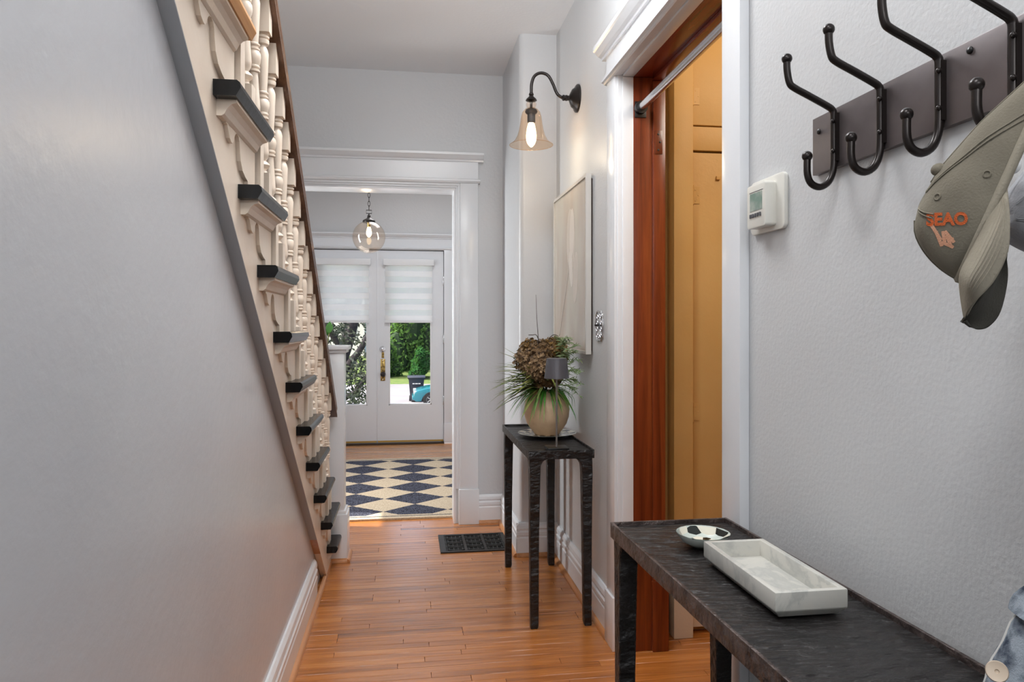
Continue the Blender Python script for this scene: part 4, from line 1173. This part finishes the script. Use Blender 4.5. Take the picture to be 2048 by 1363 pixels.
obj('crown', b, 'cap', cp, smooth=80, solid=.003)
b = MB(); b.tube([P(.0, 2*PI*k/S_)-u_*.002 for k in range(S_)], .0052, 8, closed=True, flat=1.0); obj('hem', b, 'cap_light', cp, smooth=80)
for th, s0 in ((0, .02), (PI/3, .02), (2*PI/3, .02), (PI, .02), (4*PI/3, .02), (5.15, .72)):
    for dth in (-.04, .04):
        b = MB(); b.tube([P(s0+(.97-s0)*i/14, th+dth)+w_*math.sin(th)*.0020+u_*.0016+f_*math.cos(th)*.0012 for i in range(15)], .0008, 5); obj('panel_seam', b, 'cap', cp, smooth=80)
from mathutils.bvhtree import BVHTree
crown_pts = [p for r_ in rows for p in r_]; crown_fc = []
for i in range(R_):
    for k in range(S_): crown_fc.append((i*S_+k, i*S_+(k+1) % S_, (i+1)*S_+(k+1) % S_, (i+1)*S_+k))
bv = BVHTree.FromPolygons(crown_pts, crown_fc)
for (eu, ev) in ((1877, 394), (1974, 348)):   # vent eyelets on the near panels, mirrored on the hidden side
    d = (ray_at(eu, ev, 1.0)-EYEV).normalized(); hit = bv.ray_cast(EYEV, d)
    far_ = bv.ray_cast(hit[0]+d*.004, d)
    for h_, sg in ((hit, 1), (far_, -1)):
        if h_[0] is None: continue
        nn = h_[1].normalized()
        if nn.dot(d)*sg > 0: nn = -nn
        e1 = nn.orthogonal().normalized(); e2 = nn.cross(e1); c0 = h_[0]
        b = MB(); b.tube([c0+nn*.002+e1*.0034*math.cos(a)+e2*.0034*math.sin(a) for a in [2*PI*k/12 for k in range(12)]], .0010, 5, closed=True); obj('eyelet', b, 'cap', cp, smooth=60)
b = MB(); pb = on_cap_plane(1877, 339)
b.ball(pb, .009, 14, 8, (.8, 1, .8)); obj('button', b, 'cap', cp, smooth=60)
# brim: a curled sheet sewn to the front of the hem; top cloth pale, under cloth dark
Lc = [ray_at(*p) for p in ((2009, 368, .765), (1988, 412, .765), (1964, 462, .765), (1940, 508, .768), (1922, 548, .775), (1923, 590, .79), (1930, 634, .80))]
Mc = [ray_at(*p) for p in ((2010, 372, .760), (2008, 420, .748), (1990, 470, .742), (1966, 520, .744), (1942, 562, .752), (1933, 600, .775), (1931, 636, .80))]
Rc = [ray_at(*p) for p in ((2011, 376, .760), (2017, 440, .745), (2014, 502, .742), (1990, 556, .745), (1962, 590, .752), (1940, 618, .775), (1932, 637, .80))]
def smooth_rows(cols, per=4):
    return [spline(c_, per) for c_ in cols]
cols = smooth_rows([Lc, Mc, Rc], 5)
rows = []
for i in range(len(cols[0])):
    rows.append(spline([cols[0][i], cols[1][i], cols[2][i]], 6))
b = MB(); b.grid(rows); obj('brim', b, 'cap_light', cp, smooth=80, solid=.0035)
for q_ in (2, 3, 4, 5, 6, 7, 8, 9):
    pts = [rows[i][q_]+(Vector((0, 0, EYE))+Vector((0, 0, rows[i][q_].z-EYE))*0-Vector((rows[i][q_].x, rows[i][q_].y, EYE))).normalized()*.0022 for i in range(3, len(rows)-3)]
    b = MB(); b.tube(pts, .0007, 4); obj('stitch_row', b, 'cap_light', cp, smooth=60)
Uc = [ray_at(*p) for p in ((2014, 503, .745), (2013, 560, .79), (1999, 622, .80), (1978, 650, .805), (1958, 658, .805), (1941, 653, .805), (1932, 641, .80))]
Ui = [ray_at(*p) for p in ((2013.5, 500, .744), (1990, 556, .747), (1976, 574, .752), (1962, 590, .755), (1948, 606, .768), (1940, 618, .778), (1932, 638, .80))]
a_, c_ = spline(Ui, 5), spline(Uc, 5)
rows2 = []
for p, q_ in zip(a_, c_):
    m_ = (p+q_)/2+Vector((.004, .012, -.002)); rows2.append(spline([p, m_, q_], 5))
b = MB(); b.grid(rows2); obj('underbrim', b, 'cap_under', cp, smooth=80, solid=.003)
# embroidery on the front panel, lettering raised from the cloth
def text_mesh(name, body, parent, m, origin, ex, ey, size, thick=.0008):
    cu = bpy.data.curves.new(name, 'FONT'); cu.body = body; cu.size = size; cu.extrude = thick; cu.align_x = 'CENTER'; cu.align_y = 'CENTER'
    cu.resolution_u = 3; cu.offset = .0007
    tmp = bpy.data.objects.new(name, cu); C.objects.link(tmp)
    dg = bpy.context.evaluated_depsgraph_get(); me = bpy.data.meshes.new_from_object(tmp.evaluated_get(dg))
    bpy.data.objects.remove(tmp)
    ez = ex.cross(ey).normalized(); mt = Matrix((ex, ey, ez)).transposed().to_4x4()
    b = MB(); b.add([origin+(mt @ v.co) for v in me.vertices], [tuple(p.vertices) for p in me.polygons])
    return obj(name, b, m, parent), ez
def sew(o, lift=.0026):
    eye = Vector((0, 0, EYE)); rt = ORG[o.name]
    base_ = {}
    for v in o.data.vertices:
        wv = rt+v.co; d = (wv-eye).normalized()
        h = bv.ray_cast(eye, d)
        if h[0] is not None:
            v.co = h[0]-d*lift-rt
        else:
            nr = bv.find_nearest(wv)
            v.co = nr[0]+(eye-nr[0]).normalized()*lift-rt
right = Vector((math.cos(YAW), -math.sin(YAW), 0)); upv = Vector((0, 0, 1))
o, _ = text_mesh('embroidery', 'SEAO', cp, 'thread', ray_at(1894, 439, .70), (right*1.0+upv*.03).normalized(), (upv-right*.03).normalized(), .0165, .0)
sew(o)
b = MB()
for (p0_, p1_) in (((1862, 448), (1882, 480)), ((1872, 462), (1884, 492)), ((1884, 484), (1906, 494)), ((1886, 462), (1890, 486)), ((1890, 462), (1908, 484)), ((1894, 470), (1902, 492)), ((1888, 474), (1906, 478))):
    q0, q1 = ray_at(*p0_, .70), ray_at(*p1_, .70)
    b.tube([q0+(q1-q0)*i/6 for i in range(7)], .0016, 5)
o = obj('embroidery', b, 'thread2', cp); sew(o, .0022)

gc = thing('grey_cap', 'pale grey cap with white button partly hidden behind the khaki cap', 'cap', (.68, .64, 1.40))
GD = (ray_at(2075, 400, 1.0)-EYEV).normalized()
def gp(u, v, d): return ray_at(u, v, d)
P2, mid2, f2, u2, w2 = crown_fn(gp(2150, 250, .845), gp(2120, 520, .845), gp(2014, 400, .845), GD, .06, seed=9, crumple=.002)
rows = [[P2(i/R_, 2*PI*k/S_) for k in range(S_)] for i in range(R_+1)]
b = MB(); b.grid(rows, closed=True); b.add(rows[-1], [tuple(range(S_))]); obj('crown', b, 'cap_grey', gc, smooth=80, solid=.003)
for th in (0, PI/3, 2*PI/3, PI, 4*PI/3, 5*PI/3):
    for dth in (-.04, .04):
        b = MB(); b.tube([P2(.02+.93*i/12, th+dth)+u2*.0015+w2*.0015*math.sin(th) for i in range(13)], .0008, 5); obj('panel_seam', b, 'cap_grey', gc, smooth=80)
b = MB(); b.ball(gp(2025, 333, .83), .0085, 14, 8); obj('button', b, 'cap_knob', gc, smooth=60)
rows = []
for i in range(9):
    f_a = i/8
    rows.append([mid2+f2*(.100*math.cos(th)+.062*f_a*math.cos(th*.8))+w2*(.080*math.sin(th)*(1-.12*f_a))-u2*(.004+.02*f_a*math.sin(th)**2) for th in [-1.0+2.0*k/16 for k in range(17)]])
b = MB(); b.grid(rows); obj('brim', b, 'cap_under', gc, smooth=80, solid=.0035)

# ------------------------------------------------------------------ denim jacket hem at the lower right
dj = thing('denim_jacket', 'washed blue denim jacket with tan button at the right edge of the long table', 'jacket', (.66, .56, .80))
def fold_tube(path, rx, ry, seed, seg=28, amp=.006):
    rows = []
    pts = spline(path, 5); nP = len(pts)
    for i, p in enumerate(pts):
        f = i/(nP-1)
        t_ = (pts[min(i+1, nP-1)]-pts[max(i-1, 0)]).normalized()
        e1 = Vector((1, 0, 0)); e1 = (e1-t_*e1.dot(t_)).normalized(); e2 = t_.cross(e1)
        a_ = rx[0]+(rx[1]-rx[0])*f; c_ = ry[0]+(ry[1]-ry[0])*f
        row = []
        for k in range(seg):
            a = 2*PI*k/seg
            q_ = p+e1*a_*math.cos(a)+e2*c_*math.sin(a)
            q_ += (e1*math.cos(a)+e2*math.sin(a))*amp*mnoise.noise(Vector((k*.5 if k < seg/2 else (seg-k)*.5, i*.45, seed)))
            row.append(q_)
        rows.append(row)
    return rows
rows = fold_tube([(.690, .575, 1.22), (.690, .575, 1.15), (.684, .58, 1.06), (.668, .590, .98), (.648, .596, .935)], (.05, .085), (.06, .075), 2)
b = MB(); b.grid(rows, closed=True); obj('body', b, 'denim', dj, smooth=80)
rows = fold_tube([(.646, .597, .955), (.630, .600, .925), (.616, .604, .885), (.606, .606, .850)], (.060, .070), (.056, .060), 6, amp=.004)
b = MB(); b.grid(rows, closed=True); obj('hem_band', b, 'denim', dj, smooth=80, solid=.004)
for idx in (3, 4, 7):
    b = MB(); b.tube([p for p in rows[idx]], .0016, 5, closed=True); obj('hem_stitching', b, 'seam', dj, smooth=60)
b = MB(); b.tube([rows[i][17] for i in range(len(rows))], .0035, 6); obj('front_edge', b, 'seam', dj, smooth=60)
bc = ray_at(1994, 1342, .655)
eye = Vector((0, 0, EYE)); dv = (eye-bc).normalized(); e1 = dv.orthogonal().normalized(); e2 = dv.cross(e1)
b = MB(); ring = lambda r_, h_: [bc+e1*r_*math.cos(a)+e2*r_*math.sin(a)+dv*h_ for a in [2*PI*k/24 for k in range(24)]]
rws = [ring(.0085, -.004), ring(.0092, .0), ring(.0085, .002), ring(.006, .0012), ring(.002, .0008), ring(.0012, -.0005)]
b.grid(rws, closed=True); b.add(rws[0], [tuple(range(24))]); b.add(rws[-1], [tuple(range(24))])
obj('button', b, 'tan_button', dj, smooth=40)

# ------------------------------------------------------------------ houseplant in the foyer
hp = thing('potted_plant', 'leafy green houseplant in the foyer behind the handrail', 'plant', (-.86, 7.16, 0))
b = MB(); b.lathe([(.10, 0), (.13, .02), (.16, .30), (.165, .32), (.150, .32), (.14, .27), (0, .27)], (-.86, 7.16, .0), 28); obj('pot', b, 'pot', hp, smooth=40)
M['plant_leaf'] = mat('houseplant_leaf', (62, 128, 34), .35)
b = MB()
for (dx, dy, z1) in ((.13, 0, 1.19), (-.05, .08, 1.10), (-.12, -.05, .95), (.03, -.08, .98), (.0, .05, 1.22)):
    b.tube(spline([(-.86, 7.16, .26), (-.86+dx*.3, 7.16+dy*.3, .6), (-.86+dx, 7.16+dy, z1)], 5), .005, 6)
obj('stem', b, 'leaf_dk', hp, smooth=60)
for (dx, dy, z1, ex, ez) in ((.13, 0, 1.215, .05, .9), (.10, .02, 1.19, -.8, .5), (-.05, .08, 1.12, -.6, .6), (-.12, -.05, .97, -.8, .2), (.03, -.08, 1.0, .5, .5), (0, .05, 1.24, .1, 1), (.05, 0, 1.05, .7, .4), (-.06, .05, .9, -.5, .3), (.04, -.04, .85, .6, .2)):
    p = Vector((-.86+dx, 7.16+dy, z1)); d = Vector((ex, .15, ez)).normalized(); sd = d.cross(Vector((0, 1, .3))).normalized()
    b = MB(); rws = []
    for i in range(7):
        f = i/6; ww = .034*math.sin(PI*(.08+.92*f))
        c_ = p+d*(f-.35)*.115
        rws.append([c_-sd*ww, c_+Vector((0, -.006, 0)), c_+sd*ww])
    b.grid(rws); obj('leaf', b, 'plant_leaf', hp, smooth=80)

# ------------------------------------------------------------------ outdoors
M['concrete'] = mat('pale_concrete', (205, 202, 204), .9, var=((188, 184, 186), 1.2, (1, 1, 1), .4, .7))
M['asphalt'] = mat('sunlit_street', (122, 121, 127), .95, var=((108, 106, 112), .8, (1, 1, 1), .4, .7))
M['lawn'] = mat('lawn', (104, 120, 62), .95, var=((84, 112, 46), 3, (1, 1, 1), .4, .65), bump=(60, .05))
M['bark'] = mat('dark_bark', (54, 50, 56), .95, bump=(14, .02, (1, 1, .25)))
M['hedge_leaf'] = cloth('sunny_leaf', (84, 118, 64), .45, 0, (112, 146, 70))
M['hedge_leaf2'] = cloth('olive_leaf', (130, 164, 84), .45, 0, (170, 196, 90))
M['hedge_leaf3'] = cloth('deep_leaf', (54, 96, 54), .4, 0, (74, 118, 54))
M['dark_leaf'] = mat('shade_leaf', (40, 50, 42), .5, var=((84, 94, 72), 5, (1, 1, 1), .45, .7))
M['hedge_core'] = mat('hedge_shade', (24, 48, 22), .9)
M['bin'] = mat('dark_bin_plastic', (44, 46, 58), .45)
M['teal'] = mat('teal_car_paint', (34, 122, 138), .2, metal=.2, coat=.6)
M['car_glass'] = mat('dark_car_glass', (24, 30, 36), .08)
M['tyre'] = mat('tyre_rubber', (30, 30, 32), .8)
M['hub'] = mat('silver_wheel', (200, 202, 206), .3, metal=.6)
M['white_print'] = mat('white_print', (230, 230, 232), .6)
M['clap'] = mat('white_clapboard', (226, 224, 222), .8)
M['roof'] = mat('grey_roof', (110, 108, 110), .9)
struct('ground', MB().box(-60, 60, 14, 40.5, -2.3, -2.0), 'asphalt', 'pale sunlit street outside the doors', 'street')
b = MB(); b.add([(-60, 40.5, -2.0), (60, 40.5, -2.0), (60, 70, .2), (-60, 70, .2)], [(0, 1, 2, 3)])
b.add([(-60, 40.5, -2.3), (60, 40.5, -2.3), (60, 70, -2.3), (-60, 70, -2.3)], [(3, 2, 1, 0)])
struct('lawn', b, 'lawn', 'sunlit green lawn across the street', 'lawn')
struct('porch', MB().box(-4, 4, 7.9, 10.2, -.3, -.05), 'concrete', 'concrete porch outside the front doors', 'porch')
b = MB(); b.add([(-60, 10.2, -.9), (60, 10.2, -.9), (60, 14, -2.0), (-60, 14, -2.0)], [(0, 1, 2, 3)])
struct('bank', b, 'lawn', 'grassy bank sloping from the porch to the street', 'lawn')

def leafy(name, c, r, nleaf, size, m, parent, seed, core='dark_leaf', lumps=9):
    rr = random.Random(seed); b = MB(); cl = []
    for k in range(lumps):
        cl.append((Vector((rr.uniform(-.7, .7)*r[0], rr.uniform(-.7, .7)*r[1], rr.uniform(-.75, .8)*r[2])), rr.uniform(.38, .6)))
    for k in range(nleaf):
        cc, q_ = cl[k % lumps]
        while True:
            d = Vector((rr.gauss(0, 1), rr.gauss(0, 1), rr.gauss(0, 1)))
            if d.length > .1: break
        d.normalize(); s_ = q_*rr.uniform(.8, 1.08)
        p = Vector(c)+cc+Vector((d.x*r[0]*s_, d.y*r[1]*s_, d.z*r[2]*s_))
        nn = (d*.7+Vector((rr.uniform(-1, 1), rr.uniform(-1, 1), rr.uniform(-.4, 1.2)))).normalized()
        e1 = nn.orthogonal().normalized(); a = rr.uniform(0, 2*PI)
        e1 = (Matrix.Rotation(a, 3, nn) @ e1); e2 = nn.cross(e1); L = size*rr.uniform(.6, 1.35)
        b.add([p-e1*L, p+e2*L*.45, p+e1*L, p-e2*L*.45], [(0, 1, 2, 3)])
    obj(name, b, m, parent, kind='stuff')
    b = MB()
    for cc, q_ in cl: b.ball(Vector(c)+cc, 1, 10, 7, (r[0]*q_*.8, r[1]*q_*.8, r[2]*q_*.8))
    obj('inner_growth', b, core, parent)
hed = [(.25, 47, 'hedge_leaf', 'tall sunlit tree left of the trash bin beyond the lawn'), (4.9, 46, 'hedge_leaf3', 'dense green tree behind the trash bin and car'), (9.6, 48, 'hedge_leaf', 'green tree at the right beyond the parked car')]
for i, (x, yy, m_, lb) in enumerate(hed):
    t = thing('leafy_tree', lb, 'tree', (x, yy, -1.4), group='trees across the street')
    b = MB(); b.tube([(x, yy, -1.9), (x+.1, yy, .5), (x-.1, yy, 3)], [.22, .16, .1], 8); obj('trunk', b, 'bark', t)
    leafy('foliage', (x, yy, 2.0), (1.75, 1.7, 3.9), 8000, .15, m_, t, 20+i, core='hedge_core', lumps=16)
for i, (x, yy, zc_, rx_, m_, lb) in enumerate([(-1.1, 43.4, -.9, 1.0, 'hedge_leaf', 'low bright green shrub at the lawn edge left of the bin'), (.85, 42.6, -1.0, .66, 'hedge_leaf3', 'dark green shrub directly behind the trash bin'), (2.8, 42.8, -.8, .8, 'hedge_leaf', 'bright green shrub behind the teal car'), (5.2, 43, -.9, 1.0, 'hedge_leaf3', 'green shrub far right along the lawn')]):
    t = thing('shrub', lb, 'shrub', (x, yy, -1.9), group='shrubs across the street')
    b = MB(); b.tube([(x, yy, -2.0), (x, yy, zc_)], [.06, .04], 6); obj('stem', b, 'bark', t)
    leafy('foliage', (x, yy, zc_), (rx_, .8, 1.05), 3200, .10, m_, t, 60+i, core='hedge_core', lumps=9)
M_ = None

# the near dark tree seen through the left pane
t = thing('yard_tree', 'dark leaning tree close outside the left door pane', 'tree', (-1.35, 13.2, -1.6))
b = MB()
b.tube(spline([(-1.55, 13.2, -1.9), (-1.42, 13.2, -.6), (-1.22, 13.2, .4), (-1.02, 13.2, 1.0), (-.86, 13.2, 1.7), (-.8, 13.2, 2.8)], 5), [.17-.004*i for i in range(26)], 10)
b.tube(spline([(-1.30, 13.2, .1), (-1.0, 13.1, .55), (-.78, 13.0, .85), (-.55, 12.9, 1.3)], 5), [.085-.003*i for i in range(16)], 8)
b.tube(spline([(-1.45, 13.2, -.5), (-1.15, 13.1, -.1), (-.85, 13.0, .12), (-.6, 12.9, .5)], 5), [.07-.003*i for i in range(16)], 8)
b.tube(spline([(-1.1, 13.2, .8), (-1.4, 13.1, 1.3), (-1.6, 13.0, 2.0)], 5), [.07-.004*i for i in range(11)], 8)
obj('trunk', b, 'bark', t, smooth=80)
rr = random.Random(11); b = MB(); cnt = 0
while cnt < 11000:
    z_ = rr.uniform(-1.3, 4.2); x_ = rr.gauss(-1.2, .6); y_ = 13.1+rr.gauss(0, .5)
    if x_ > -.48: continue
    if mnoise.noise(Vector((x_*3.1, y_*.9, z_*3.1))) < -.06: continue
    cnt += 1
    p = Vector((x_, y_, z_)); a = rr.uniform(0, 2*PI)
    e1 = Vector((math.cos(a), rr.uniform(-.6, .6), math.sin(a))).normalized(); e2 = e1.cross(Vector((0, 1, 0))).normalized(); L = rr.uniform(.02, .05)
    b.add([p-e1*L, p+e2*L*.4, p+e1*L, p-e2*L*.4], [(0, 1, 2, 3)])
obj('foliage', b, 'dark_leaf', t, kind='stuff')

# pale house across the street, behind the near tree
t = thing('house', 'pale clapboard house across the street beyond the dark tree', 'house', (-8.7, 57, -1.2))
obj('wall', MB().box(-14.5, -3.0, 54, 60, -1.2, 6), 'clap', t)
b = MB(); b.prism([(53.4, 6), (60.6, 6), (57, 8.6)], 'X', -15, -2.6); obj('roof', b, 'roof', t)
for xw in (-12.5, -9.5, -4.1):
    w_o = obj('window', MB().box(xw-.5, xw+.5, 53.94, 54.02, .4, 2.2), 'trim', t)
    obj('pane', MB().box(xw-.42, xw+.42, 53.92, 53.95, .48, 2.12), 'car_glass', w_o)

# wheeled trash bin
bx, by = .435, 31.2
t = thing('trash_bin', 'dark wheeled trash bin standing by the street behind the car', 'bin', (bx, by, -2))
b = MB(); lo, hi = .245, .325
ring = lambda w_, z_: [(bx-w_, by-w_*1.05, z_), (bx+w_, by-w_*1.05, z_), (bx+w_, by+w_*1.05, z_), (bx-w_, by+w_*1.05, z_)]
rws = [ring(lo, -1.95), ring(hi, -1.04), ring(hi+.025, -1.03), ring(hi+.025, -.99)]
b.grid(rws, closed=True); b.add(rws[0], [(3, 2, 1, 0)]); b.add(rws[-1], [(0, 1, 2, 3)]); obj('body', b, 'bin', t, bev=.015)
b = MB(); b.prism([(by-.40, -.985), (by+.40, -.985), (by+.42, -.96), (by+.30, -.90), (by-.30, -.90), (by-.42, -.955)], 'X', bx-.375, bx+.375); obj('lid', b, 'bin', t, bev=.012)
for sx_ in (-1, 1):
    b = MB(); b.lathe([(0, -.03), (.12, -.03), (.12, .03), (0, .03)], (bx+sx_*.27, by+.25, -1.88), 18, 'X'); obj('wheel', b, 'tyre', t, smooth=40)
b = MB(); b.tube([(bx-.3, by+.40, -1.02), (bx+.3, by+.40, -1.02)], .025, 8); obj('handle', b, 'bin', t)
b = MB()
for k, (a0_, w_) in enumerate(((-.16, .06), (-.08, .03), (-.03, .07), (.06, .03), (.11, .06))):
    b.box(bx+a0_, bx+a0_+w_, by-.352, by-.330, -1.235, -1.195)
obj('print_mark', b, 'white_print', t)

# teal car, nose to the left
cx0, cy0, cz0 = .29, 29.6, -2.0
t = thing('car', 'teal car parked nose left in front of the trash bin', 'car', (cx0+2, cy0, cz0))
def carX(u): return cx0+u
side = [(0.02, .30), (0.0, .42), (.05, .58), (.14, .66), (.55, .76), (1.15, .84), (1.25, .88), (3.35, .92), (3.95, .90), (4.15, .80), (4.20, .55), (4.15, .28), (3.75, .24), (3.66, .44), (3.52, .56), (3.36, .60), (3.20, .56), (3.06, .44), (2.97, .24), (1.06, .22), (.97, .44), (.84, .56), (.68, .60), (.52, .56), (.39, .44), (.30, .24), (.10, .24)]
b = MB(); b.prism([(carX(u), cz0+h_) for u, h_ in side], 'Y', cy0-.80, cy0+.80); obj('body', b, 'teal', t, bev=.03)
cab = [(1.15, .85), (1.85, 1.32), (2.1, 1.37), (3.0, 1.37), (3.3, 1.30), (3.8, .90)]
b = MB(); nC = len(cab)
vs = [(carX(u), cy0-.74+(h_-.85)*.22, cz0+h_) for u, h_ in cab]+[(carX(u), cy0+.74-(h_-.85)*.22, cz0+h_) for u, h_ in cab]
b.add(vs, [tuple(range(nC)), tuple(range(2*nC-1, nC-1, -1))]+[(i, i+nC, (i+1) % nC+nC, (i+1) % nC) for i in range(nC)]); obj('cabin', b, 'teal', t, bev=.02)
for pg in ([(1.35, .93), (1.88, 1.28), (2.4, 1.30), (2.4, .93)], [(2.5, .93), (2.5, 1.30), (3.0, 1.30), (3.25, 1.24), (3.55, .95)]):
    b = MB(); v2 = [(carX(u), cy0-.75+(h_-.85)*.22, cz0+h_) for u, h_ in pg]; v3 = [(x, y_+.03, z_) for x, y_, z_ in v2]; k_ = len(pg)
    b.add(v2+v3, [tuple(range(k_)), tuple(range(2*k_-1, k_-1, -1))]+[(i, i+k_, (i+1) % k_+k_, (i+1) % k_) for i in range(k_)]); obj('window', b, 'car_glass', t)
for u in (.68, 3.36):
    for s_ in (-1, 1):
        b = MB(); b.lathe([(.16, -.085), (.29, -.09), (.31, -.07), (.31, .07), (.29, .09), (.16, .085)], (carX(u), cy0+s_*.72, cz0+.31), 26, 'Y'); w_o = obj('wheel', b, 'tyre', t, smooth=40)
        b = MB(); b.lathe([(0, -.06), (.04, -.08), (.15, -.075), (.175, -.088), (.175, .088), (.15, .075), (.04, .08), (0, .06)], (carX(u), cy0+s_*.72, cz0+.31), 20, 'Y')
        for q_ in range(5):
            a = 2*PI*q_/5; b.tube([(carX(u)+.04*math.cos(a), cy0+s_*.80, cz0+.31+.04*math.sin(a)), (carX(u)+.16*math.cos(a), cy0+s_*.81, cz0+.31+.16*math.sin(a))], .018, 6)
        obj('hubcap', b, 'hub', w_o, smooth=40)
for s_ in (-1, 1):
    obj('headlight', MB().box(carX(.0), carX(.13), cy0+s_*.60-.16, cy0+s_*.60+.16, cz0+.53, cz0+.645), 'hub', t, bev=.02)
obj('bumper', MB().box(carX(-.05), carX(.12), cy0-.78, cy0+.78, cz0+.30, cz0+.44), 'teal', t, bev=.03)
b = MB(); b.ball((-.98, 30.5, -1.96), .22, 12, 8, (1.1, .8, .6)); obj('garden_stone', b, 'tyre', loc=(-.98, 30.5, -2), smooth=60, label='dark rounded stone at the kerb left of the bin', cat='stone')
